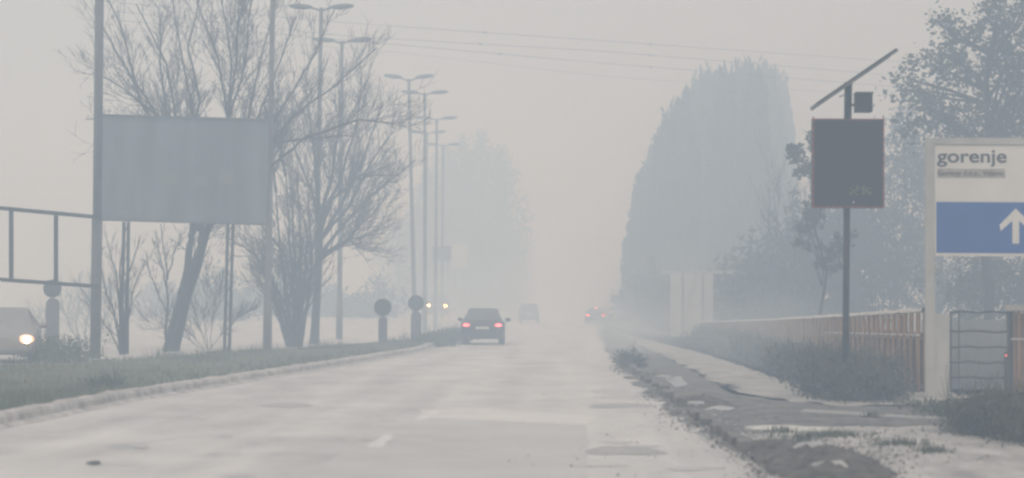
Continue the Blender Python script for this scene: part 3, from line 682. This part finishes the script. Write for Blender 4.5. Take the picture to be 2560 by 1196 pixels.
# ------------------------------------------------------------------ speed display
DS = 33.9
t = thing('speed_display', 'solar powered speed display with black screen on a dark pole', 'speed display', (P(2113,1000,DS).x,DS,0)); b = t.location.copy()
q = MB(); q.tube([(0,0,-.1), P(2117,520,DS)-b], .057, 12); q.tube([P(2117,520,DS)-b+Vector((0,.09,0)), P(2123,205,DS)-b+Vector((0,.09,0))], .065, 12); q.build('pole', M['darksteel'], t, True)
pc = (P(2030,299,DS)+P(2206,521,DS))/2-b; pw = 178*DS/F; ph = 222*DS/F
q = MB(); q.box(pc+Vector((0,-.06,0)), (pw,.14,ph)); q.build('housing', M['darksteel'], t)
q = MB(); q.box(pc+Vector((0,-.134,0)), (pw-.07,.006,ph-.07)); q.build('screen', M['black'], t)
q = MB(); rr = frandom(4)
for sx in (-1,1):
    z = -ph/2
    while z < ph/2-.02:
        l_ = rr.uniform(.06,.12); q.box(pc+Vector((sx*(pw/2-.016),-.135,z+l_/2)), (.022,.008,l_)); z += l_+rr.uniform(.012,.05)
for sz_ in (-1,1):
    x = -pw/2
    while x < pw/2-.05:
        l_ = rr.uniform(.05,.1); q.box(pc+Vector((x+l_/2,-.1355,sz_*(ph/2-.016))), (l_,.008,.02)); x += l_+rr.uniform(.02,.05)
q.build('red_border', M['redtape'], t)
q = MB(); rr = frandom(12)
for i,ch in enumerate(["  # #  ","# #####"," ## ## ","##  ###","# # # #"]):
    for j in range(7):
        if ch[j] == '#': q.box(P(2124+j*8, 467+i*5, DS)-b+Vector((0,-.14,0)), (.035,.004,.018))
q.build('led_text', M['led'], t)
q = MB(); q.ellipsoid(P(2131,507,DS)-b+Vector((0,-.14,0)), (.016,.008,.016)); q.build('lens', M['white'], t)
a1 = P(2036,266,DS)-b; a2 = P(2233,131,DS)-b; q = MB(); dd = (a2-a1); ang = -math.atan2(dd.z, dd.x)
q.box((a1+a2)/2+Vector((0,.05,0)), (dd.length,.9,.055), Matrix.Rotation(ang,3,'Y')); q.build('solar_panel', M['solar'], t)
q = MB(); nn = Matrix.Rotation(ang,3,'Y') @ Vector((0,0,1))
for s in (-1,1): q.bar(a1+Vector((0,.05+s*.45,0))-nn*.02, a2+Vector((0,.05+s*.45,0))-nn*.02, .07,.03)
q.tube([P(2098,242,DS)-b, P(2112,238,DS)-b, P(2118,255,DS)-b], .012, 6); q.build('panel_frame', M['galv'], t)
q = MB(); q.box((P(2138,234,DS)+P(2180,281,DS))/2-b+Vector((0,.05,0)), (.28,.26,.31)); q.box((P(2160,233,DS))-b+Vector((0,.05,0)), (.30,.29,.02)); q.build('control_box', M['darksteel'], t)
q = MB(); q.bar(P(2124,262,DS)-b+Vector((0,.06,0)), P(2142,262,DS)-b+Vector((0,.06,0)), .04,.04); q.build('bracket', M['darksteel'], t)
# ------------------------------------------------------------------ company sign
DG = 35.0
t = thing('company_sign', 'white company sign with dark lettering and a blue arrow panel', 'sign', (P(2324,990,DG).x,DG,0)); b = t.location.copy()
def Q(x,y,off=0): return P(x,y,DG)-b+Vector((0,off,0))
k_ = DG/F
for x in (2324,2868):
    q = MB(); q.box(((Q(x,0)).x,0,(Q(x,347)).z/2-.05), (.16,.12,(Q(x,347)).z+.1)); q.build('post', M['signgrey'], t)
q = MB(); zt = Q(2400,347).z
q.box((Q(2596,360).x,0,zt-.05), (544*k_-.165,.15,.115)); q.build('top_rail', M['signgrey'], t)
q = MB(); z0,z1 = Q(2400,504).z, zt-.112; q.box((Q(2596,0).x,.0,(z0+z1)/2), (544*k_-.165,.10,z1-z0)); q.build('white_panel', M['signwhite'], t)
q = MB(); z2 = Q(2400,641).z; q.box((Q(2596,0).x,.0,(z0+z2)/2), (544*k_-.165,.096,z0-z2-.001)); q.build('lower_panel', M['signwhite'], t)
q = MB(); zb0,zb1 = Q(2400,633).z, Q(2400,506).z; xl = Q(2339,0).x; xr = Q(2850,0).x
q.box(((xl+xr)/2,-.052,(zb0+zb1)/2), (xr-xl,.006,zb1-zb0)); bp_ = q.build('blue_panel', M['blue'], t)
def prism(mb, pts, y0, y1):
    i = len(mb.v); n_ = len(pts)
    for yy in (y0,y1):
        for p in pts: mb.v.append((p[0],yy,p[1]))
    mb.f.append(tuple(range(i,i+n_))); mb.f.append(tuple(range(i+2*n_-1,i+n_-1,-1)))
    for k in range(n_): mb.f.append((i+k,i+(k+1)%n_,i+n_+(k+1)%n_,i+n_+k))
q = MB(); ar = [(2537,522),(2580,563),(2576,580),(2546,553),(2546,610),(2529,610),(2529,553),(2500,578),(2497,563)]
prism(q, [(Q(x,y).x,Q(x,y).z) for x,y in ar], -.062,-.054); q.build('arrow', M['signwhite'], t)
def text(s, px, py, hpx, wpx, m, parent, yoff, name='lettering', bold=0):
    cu = bpy.data.curves.new(name,'FONT'); cu.body = s; cu.size = 1; cu.extrude = .006; cu.offset = bold; cu.space_character = 1.0
    o = bpy.data.objects.new(name, cu); C.objects.link(o); bpy.context.view_layer.update()
    dg = bpy.context.evaluated_depsgraph_get(); me = bpy.data.meshes.new_from_object(o.evaluated_get(dg)); bpy.data.objects.remove(o)
    xs_ = [v.co.x for v in me.vertices]; ys_ = [v.co.y for v in me.vertices]
    sx = wpx*k_/(max(xs_)-min(xs_)); sy = hpx*k_/(max(ys_)-min(ys_)); x0 = min(xs_); y0 = min(ys_)
    o0 = Q(px,py)
    for v in me.vertices: v.co = Vector((o0.x+(v.co.x-x0)*sx, yoff-v.co.z, o0.z+(v.co.y-y0)*sy))
    me.materials.clear(); me.materials.append(m); ob = bpy.data.objects.new(name, me); C.objects.link(ob); ob.parent = parent; return ob
q = MB(); xa, xb = Q(2335,0).x+.012, Q(2372,0).x; zz = Q(2400,786).z; q.box(((xa+xb)/2,.02,zz/2-.03),(xb-xa,.06,zz+.06)); q.build('support_panel', M['signgrey'], t)
text('gorenje', 2341, 418, 42, 172, M['ink'], t, -.054, bold=.012)
q = MB(); q.box(((Q(2341,0).x+Q(2511,0).x)/2,-.052,Q(2400,434).z), (168*k_,.006,23*k_)); q.build('name_strip', M['stripgrey'], t)
text('Gorenje d.o.o., Valjevo', 2344, 444, 18, 160, M['inkfaint'], t, -.060, 'small_lettering')
# ------------------------------------------------------------------ fence, gate
FXX = 6.52
t = thing('fence', 'long orange slatted metal fence with pale coping receding along the pavement', 'fence', (FXX,36.0,0))
def ftop(y): return interp([36,47,66,95],[1.56,1.40,1.15,.84],y)
q = MB(); y = 36.1; rr = frandom(9); kk = 0
while y < 94.8:
    z1 = ftop(y)-.05; wd = .30+rr.uniform(-.04,.04)
    q.box((-.05 if kk%2 else .02, y-36+wd/2, z1/2+.03+rr.uniform(-.01,.01)), (.025, wd, z1-.08)); y += wd+rr.uniform(.015,.05); kk += 1
q.build('slats', M['orange'], t)
q = MB(); q2 = MB()
for a_ in range(36,95,2):
    b2 = a_+2; q.bar((.03,a_-36,ftop(a_)*.66),(.03,b2-36,ftop(b2)*.66),.03,.05); q.bar((.03,a_-36,.14),(.03,b2-36,.14),.03,.05)
yy = 36.2
while yy < 49:
    q.box((-.085, yy-36+.18, ftop(yy)*.695), (.03,.36,.035)); yy += .36+rr.uniform(.05,.5)
q.build('rail', M['coping'], t)
pv = None
for k in range(0,119):
    y = 36+k*.5; zz = ftop(y)+.012*noise.noise(Vector((y*2.3,0,0)))*2
    cur = [Vector((-.09,y-36,zz-.05)),Vector((-.07,y-36,zz+.012)),Vector((.07,y-36,zz+.012)),Vector((.09,y-36,zz-.05))]
    if pv:
        for i in range(4): q2.quad(pv[i],pv[(i+1)%4],cur[(i+1)%4],cur[i])
    pv = cur
q2.build('coping', M['coping'], t)
for y in [36]+list(range(39,95,3)):
    q = MB(); q.box((.05,y-36,ftop(y)/2-.04),(.07,.09,ftop(y)-.09)); q.build('post', M['darksteel' if y==36 else 'orange'], t)
sh = MB(); sh.box((.05,29.6,.45),(.008,58.6,.66)); sh.box((.05,9,.95),(.008,17,.33)); sh.build('backing_sheet', mat('rust_brown_sheet', (.22,.13,.08), .7, .35, 1.1), t)
# second short fence at right edge
x0 = P(2526,900,36.5).x
t = thing('fence', 'short orange fence panel with thick pale coping at the right edge', 'fence', (x0,36.5,0))
zt = (P(2560,770,36.5)).z
q = MB(); x = .05
while x < 2.2: q.box((x,0,zt/2),(.075,.02,zt-.08)); x += .11
q.build('slats', M['orange'], t)
q = MB(); q.box((1.1,0,zt),(2.36,.22,.10)); q.build('coping', M['coping'], t)
q = MB(); q.box((1.1,-.03,P(2560,848,36.5).z),(2.2,.05,.04)); q.build('rail', M['coping'], t)
q = MB(); q.box((0,.02,zt/2-.05),(.09,.09,zt-.04)); q.build('post', M['darksteel'], t)
q = MB(); q.box((1.12,.03,zt/2),(2.1,.008,zt-.2)); q.build('backing_sheet', mat('rust_brown_sheet_near', (.22,.13,.08), .7, .35, 1.1), t)
# gate
DT = 35.8
t = thing('gate', 'dark five-bar metal gate behind the company sign posts', 'gate', (P(2380,990,DT).x,DT,0)); b = t.location.copy()
def W(x,y,D=DT): return P(x,y,D)-b
for (xa,ya,xb,yb) in [(2374,781,2520,781),(2334,827,2520,830),(2374,868,2520,869),(2374,905,2520,908),(2374,943,2520,946)]:
    q = MB(); pts = [W(xa+(xb-xa)*k/6, ya+(yb-ya)*k/6+(2.0*math.sin(k*2.1+ya))) for k in range(7)]; q.tube(pts, .016, 6); q.build('rail', M['darksteel'], t)
for x in (2377,2397,2518):
    q = MB(); q.tube([(W(x,0).x,.02,-.05),(W(x,0).x,.02,W(x,779).z)], .014 if x==2397 else .02, 6); q.build('upright', M['oldpaint'], t)
t = thing('panel_wall', 'pale grey sheet metal wall behind the gate', 'wall', (P(2420,990,38.6).x,38.6,0)); b = t.location.copy()
q = MB(); wz = P(2400,800,38.6).z; q.box((0,0,wz/2-.05),(228*38.6/F,.05,wz+.1)); q.build('sheet', M['panelgrey'], t)
q = MB()
for k in range(9): q.box((-.88+k*.22,-.035,wz/2),(.03,.018,wz-.04))
q.build('ribs', M['panelgrey'], t)
q = MB(); q.v=[]; 
sl = thing('concrete_step', 'pale concrete ledge at the foot of the fence end', 'step', (P(2290,990,36).x, 35.2,0)); q.box((0,0,.04),(1.0,.5,.09)); q.box((.1,-.3,.02),(.7,.2,.045)); q.build('slab', M['concrete'], sl)
# two red marker posts at the right edge
for lab,x,y,D in [('slim post with a small red lamp beside the right fence panel',2515,889,35.2),('low stub post with a red reflector among the weeds at the right edge',2543,1045,26.5)]:
    p = P(x,y,D); t = thing('marker_post', lab, 'marker post', (p.x,p.y,0))
    q = MB(); q.tube([(0,.03,-.05),(0,.03,p.z+.06)], .025, 8); q.build('post', M['darksteel'], t)
    q = MB(); q.ellipsoid((0,-.005,p.z), (.02,.015,.02)); q.build('reflector', M['redspot'], t)
# ------------------------------------------------------------------ shelter and distant boards
DH = 102.0
t = thing('shelter', 'pale glazed shelter with a flat roof below the poplars', 'shelter', (P(1728,850,DH).x,DH,0)); b = t.location.copy()
wz = P(1728,684,DH).z; hw = 57*DH/F
q = MB(); q.box((0,.1,wz/2),(hw*2,.05,wz-.05)); q.build('back_wall', mat('bright_white_sheet',(.62,.62,.61),.5,.02,2), t)
q = MB(); q.box((.55,.8,wz+.08),(hw*2+1.6,1.5,.16)); q.build('roof', M['signgrey'], t)
for x in (-hw+.03,-.44,.58,hw-.03):
    q = MB(); q.box((x,-.1,wz/2-.03),(.06,.06,wz)); q.build('post', M['oldpaint'], t)
q = MB(); q.bar((-.1,.05,wz*.55),(.22,.05,wz-.1),.05,.02); q.build('brace', M['oldpaint'], t)
q = MB(); q.box((.1,.8,1.0),(1.7,.35,.08)); q.box((-.6,.8,.5),(.08,.3,1.0)); q.box((.8,.8,.5),(.08,.3,1.0)); q.build('bench', M['oldpaint'], t)
for lab,x0,x1,y0,y1,D,m_ in [('small dark distant board beside the far lamp posts',1082,1128,616,653,165,'darksteel'),('small pale distant board touching the dark one',1130,1168,612,668,172,'white')]:
    b = P((x0+x1)/2,800,D); b.z = 0; t = thing('distant_board', lab, 'board', b)
    a1 = P(x0,y0,D)-b; a2 = P(x1,y1,D)-b
    q = MB(); q.box((a1+a2)/2, (abs(a2.x-a1.x),.12,abs(a1.z-a2.z))); q.build('panel', M[m_], t)
    for s in (.2,.8):
        q = MB(); xx = a1.x+(a2.x-a1.x)*s; q.tube([(xx,.12,-.1),(xx,.12,a1.z)], .05, 8); q.build('post', M['galv'], t)
# ------------------------------------------------------------------ power cables
for i,(lab,pts) in enumerate([
 ('topmost power cable crossing the sky',[(300,8,100),(900,60,112),(1500,102,122),(2200,152,135),(2900,190,148)]),
 ('second power cable from the top crossing the sky',[(300,30,100),(880,92,112),(1500,128,122),(2200,186,135),(2900,232,148)]),
 ('third power cable from the top crossing the sky',[(300,52,100),(980,111,112),(1500,158,122),(2200,214,135),(2900,262,148)]),
 ('lowest and faintest power cable crossing the sky',[(300,75,140),(980,130,150),(1500,190,160),(2200,240,172),(2900,270,185)])]):
    w_ = [P(*p) for p in pts]; q = MB(); pp = []
    for a_,b_ in zip(w_,w_[1:]):
        for k in range(6): pp.append(a_.lerp(b_,k/6))
    pp.append(w_[-1]); q.tube(pp, .014, 5)
    if i in (0,1,2):
        for s in (4,8): q.ellipsoid(pp[s+5], (.10,.05,.05))
    tag(q.build('power_cable', M['cable']), lab, 'cable', 'power cables crossing above the road')
# ------------------------------------------------------------------ vehicles
def car_body(st):
    """st: list of (y, z_bottom, z_belt, z_top, w_bottom, w_belt, w_top) from rear to front"""
    mb = MB(); n = 14; rings = []
    for (y,zb,zl,zt,wb,wl,wt) in st:
        half = [(wb*.80,zb),(wb*.97,zb+.06),(wl,(zb+zl)/2),(wl*.98,zl-.04),(wt+ (wl-wt)*.25 if zt-zl>.15 else wl*.93,zl+(.03 if zt-zl>.15 else 0)),(wt,zt-.05),(wt*.8,zt)]
        pts = [(x,y,z) for x,z in half]+[(-x,y,z) for x,z in reversed(half)]
        i = len(mb.v); mb.v += pts; rings.append(i)
    for a,b in zip(rings,rings[1:]):
        for k in range(n): mb.f.append((a+k,b+k,b+(k+1)%n,a+(k+1)%n))
    mb.f.append(tuple(rings[0]+k for k in range(n))); mb.f.append(tuple(rings[-1]+k for k in reversed(range(n))))
    return mb, rings
def inset_quad(mb, vs_, name, m, parent, ins=.08, off=.012):
    v = [Vector(x) for x in vs_]; c = sum(v,Vector())/4; nrm = (v[1]-v[0]).cross(v[2]-v[0]).normalized()
    if nrm.dot(c-Vector((0,c.y,.7))) < 0: nrm = -nrm
    q = MB(); w_ = [c+(x-c)*(1-ins)+nrm*off for x in v]; q.quad(*w_); return q.build(name, m, parent)
def make_car(label, cat, name, loc, rz, kind, paint, tail, head, lit_head=False):
    t = thing(name, label, cat, loc, rz)
    if kind == 'sedan':
        W2 = .875; L_ = 4.45
        st = [(0,.34,.80,.86,.78,.80,.70),(.06,.26,.90,.98,.82,.86,.76),(.38,.22,.94,1.04,.84,W2,.78),(1.15,.20,.93,1.40,.85,W2,.58),(1.9,.20,.92,1.44,.85,W2,.60),(2.6,.20,.91,1.40,.85,W2,.58),(3.35,.20,.89,.97,.85,W2,.74),(4.15,.22,.74,.80,.82,.85,.70),(4.42,.30,.60,.66,.76,.78,.6)]
        gl, ws, wheels, tz = (2,3), (5,6), (.82,3.55), .80
    else:
        W2 = .90; L_ = 4.4
        st = [(0,.40,.95,1.02,.80,.84,.76),(.06,.30,1.05,1.15,.84,.88,.78),(.22,.26,1.08,1.62,.86,W2,.66),(.9,.24,1.08,1.70,.87,W2,.70),(2.0,.24,1.06,1.72,.87,W2,.70),(2.5,.24,1.04,1.66,.87,W2,.68),(3.3,.24,1.0,1.08,.87,W2,.76),(4.1,.26,.86,.93,.84,.87,.72),(4.38,.36,.70,.76,.78,.80,.6)]
        gl, ws, wheels, tz = (1,2), (5,6), (.75,3.5), .98
    mb, rg_ = car_body(st); body = mb.build('body', paint, t, True)
    mod = body.modifiers.new('edge','BEVEL'); mod.width = .03; mod.segments = 2; mod.limit_method = 'ANGLE'; mod.angle_limit = R(35)
    V = mb.v
    def ring_pt(s,k): return V[rg_[s]+k]
    a,b2 = gl; inset_quad(mb, [ring_pt(a,5),ring_pt(b2,5),ring_pt(b2,8),ring_pt(a,8)], 'rear_window', M['glass'], t, .10, .016)
    a,b2 = ws; inset_quad(mb, [ring_pt(a,5),ring_pt(b2,5),ring_pt(b2,8),ring_pt(a,8)], 'windscreen', M['glass'], t, .10, .016)
    for s1,s2 in ((3,4),(4,5)):
        for ka,kb_ in ((4,5),(9,8)):
            inset_quad(mb, [ring_pt(s1,ka),ring_pt(s2,ka),ring_pt(s2,kb_),ring_pt(s1,kb_)], 'side_window', M['glass'], t, .12, .014)
    for s in (-1,1):
        q = MB(); q.ellipsoid((s*.63,.05,tz-.03), (.18,.085,.085), nu=16, nv=10); tl = q.build('tail_light', tail or M['redtape'], t, True)
        if tail is M['tail']:
            q = MB(); q.ellipsoid((s*.64,-.03,tz-.03), (.12,.03,.035), nu=16, nv=8); q.build('lamp_core', M['tailrim'], tl, True)
        q = MB(); q.ellipsoid((s*.60,L_-.10,.62 if kind=='sedan' else .74), (.20 if lit_head else .17,.125,.13 if lit_head else .085), nu=16, nv=10); q.build('headlight_housing', M['headhalo'] if lit_head else M['glass'], t, True)  # on lit cars the housing is enlarged and glows as the headlamp's halo
        if lit_head:
            q = MB(); q.ellipsoid(((.62 if kind=='sedan' else .70)*s,L_+.02,.62 if kind=='sedan' else .74), ((.085,.03,.085) if kind=='sedan' else (.13,.03,.11)) , nu=16, nv=10); q.build('headlight', head, t, True)
        q = MB(); q.ellipsoid((s*.98,st[5][0]+.25,st[5][2]+.06), (.11,.05,.075)); q.bar((s*.86,st[5][0]+.25,st[5][2]+.02),(s*.95,st[5][0]+.25,st[5][2]+.05),.03,.03); q.build('mirror', paint, t, True)
        for wy in wheels:
            q = MB(); q.tube([(s*.62,wy,.32),(s*.66,wy,.32),(s*.82,wy,.32),(s*.85,wy,.32)], [.29,.32,.32,.29], 22); wh = q.build('wheel', M['rubber'], t, True)
            q = MB(); q.tube([(s*.855,wy,.32),(s*.862,wy,.32)], .19, 16); q.build('rim', M['rim'], wh)
    q = MB(); q.box((0,-.035,st[1][1]+.18),(1.5,.12,.20)); q.build('rear_bumper', paint, t)
    q = MB(); q.box((0,-.02,.66 if kind=='sedan' else .78),(.52,.03,.11)); q.build('number_plate', M['plate'], t)
    q = MB(); q.box((0,L_-.02,.45),(1.5,.12,.16)); q.build('front_bumper', paint, t)
    return t
def gpos(px, D): q = P(px,800,D); return (q.x, D, .01)
make_car('dark sedan with two lit red tail lamps driving away in the left lane', 'car', 'car', gpos(1206,78.5), R(1), 'sedan', M['cardark'], M['tail'], None)
v = make_car('dim grey van-like car fading into haze ahead of the dark sedan', 'car', 'car', gpos(1322,172), 0, 'suv', M['cargrey'], M['redtape'], None)
c3 = make_car('distant car in the right lane shown by three red lamps in the haze', 'car', 'car', gpos(1489,165), R(-2), 'sedan', M['cargrey'], M['taildim'], None)
q = MB(); q.ellipsoid((0,1.05,1.36),(.14,.04,.035)); q.build('high_brake_light', M['brake'], c3)
q_ = gpos(1089,160); make_car('oncoming vehicle with two small lit headlamps on the far carriageway', 'car', 'car', (q_[0]+.1,q_[1]+4.4,.75), R(180), 'suv', M['cargrey'], None, M['headfar'], True)
q_ = P(4,900,50.5); aw = R(180+13); make_car('white car with one bright headlamp cut off by the left edge', 'car', 'car', (q_.x+math.sin(aw)*4.45, 50.5-math.cos(aw)*4.45, .0), aw, 'sedan', M['carwhite'], None, M['head'], True)
# raised roadbed under the oncoming vehicle
rb = MB(); rb.quad((-46,120,.02),(-6.4,120,.02),(-6.4,155,.75),(-46,155,.75)); rb.quad((-46,155,.75),(-6.4,155,.75),(-6.4,420,.9),(-46,420,.9)); rb.quad((-6.4,120,.02),(-6.2,120,0),(-6.2,155,0),(-6.4,155,.75)); rb.quad((-6.4,155,.75),(-6.2,155,0),(-6.2,420,0),(-6.4,420,.9))
struct('rising_carriageway', rb, ROAD)
# ------------------------------------------------------------------ haze
hz = MB(); hz.box((0,522,17.5),(1260,1180,37)); ho = hz.build('haze', bpy.data.materials.new('haze')); ho['kind'] = 'stuff'
ho['label'] = 'pale smoky haze filling the air over the whole road'; ho['category'] = 'haze'
hm = ho.data.materials[0]; hm.use_nodes = True; hn = hm.node_tree.nodes; hn.clear()
o_ = hn.new('ShaderNodeOutputMaterial'); pv_ = hn.new('ShaderNodeVolumePrincipled')
pv_.inputs['Color'].default_value = (.62,.79,1,1); pv_.inputs['Absorption Color'].default_value = (1,1,1,1)
pv_.inputs['Density'].default_value = .0140; pv_.inputs['Anisotropy'].default_value = 0
hm.node_tree.links.new(pv_.outputs[0], o_.inputs['Volume'])

def smoke(label, px, D, z, rad, dens, col=(.75,.9,1), seed=0):
    q = MB(); q.ellipsoid((0,0,0), rad, nu=32, nv=16); c = P(px,760,D); o = q.build('smoke_bank', bpy.data.materials.new('smoke'), smooth=True, loc=(c.x,D,z))
    tag(o, label, 'smoke', kind='stuff'); m = o.data.materials[0]; m.use_nodes = True; n = m.node_tree.nodes; l = m.node_tree.links; n.clear()
    a = n.new('ShaderNodeOutputMaterial'); v = n.new('ShaderNodeVolumePrincipled'); v.inputs['Color'].default_value = (*col,1); v.inputs['Absorption Color'].default_value = (1,1,1,1)
    v.inputs['Anisotropy'].default_value = 0; l.new(v.outputs[0], a.inputs['Volume'])
    tc_ = n.new('ShaderNodeTexCoord'); mp = n.new('ShaderNodeMapping'); mp.inputs['Scale'].default_value = [1/r_ for r_ in rad]; l.new(tc_.outputs['Object'], mp.inputs[0])
    ln = n.new('ShaderNodeVectorMath'); ln.operation = 'LENGTH'; l.new(mp.outputs[0], ln.inputs[0])
    mr = n.new('ShaderNodeMapRange'); mr.interpolation_type = 'SMOOTHSTEP'; l.new(ln.outputs['Value'], mr.inputs[0])
    mr.inputs[1].default_value = .15; mr.inputs[2].default_value = .97; mr.inputs[3].default_value = 1; mr.inputs[4].default_value = 0
    nz = n.new('ShaderNodeTexNoise'); nz.inputs['Scale'].default_value = 1.3; nz.inputs['Detail'].default_value = 3
    mp2 = n.new('ShaderNodeMapping'); mp2.inputs['Location'].default_value = (seed*3.7,seed,0); mp2.inputs['Scale'].default_value = (1/rad[0],1/rad[1],1/rad[2]); l.new(tc_.outputs['Object'], mp2.inputs[0]); l.new(mp2.outputs[0], nz.inputs[0])
    m2 = n.new('ShaderNodeMapRange'); l.new(nz.outputs[0], m2.inputs[0]); m2.inputs[1].default_value = .38; m2.inputs[2].default_value = .62; m2.inputs[3].default_value = .25; m2.inputs[4].default_value = 1.5*dens*1.6/dens
    mu = n.new('ShaderNodeMath'); mu.operation = 'MULTIPLY'; l.new(mr.outputs[0], mu.inputs[0]); l.new(m2.outputs[0], mu.inputs[1])
    m3 = n.new('ShaderNodeMath'); m3.operation = 'MULTIPLY'; l.new(mu.outputs[0], m3.inputs[0]); m3.inputs[1].default_value = dens; l.new(m3.outputs[0], v.inputs['Density'])
smoke('pale low smoke drifting over the right shoulder below the poplars', 1665, 112, 1.0, (5.5,28,5.0), .034, seed=1)
smoke('thin smoke drifting low over the far end of the road', 1400, 190, 1.5, (11,40,7), .014, seed=2)
smoke('thin bluish smoke drifting over the median by the far bushes', 1120, 105, 1.0, (4.0,14,3.6), .026, (.6,.85,1), seed=3)
smoke('thin smoke clinging to the brush and fence along the pavement', 1900, 56, .4, (3.2,18,2.2), .022, (.7,.88,1), seed=4)
smoke('pale smoke low over the left carriageway behind the gantry', 130, 78, 1.2, (8,14,4.5), .034, (.68,.86,1), seed=5)
smoke('low smoke drifting across the verge beside the right lane', 1620, 66, .5, (3.0,16,1.6), .030, (.75,.9,1), seed=6)
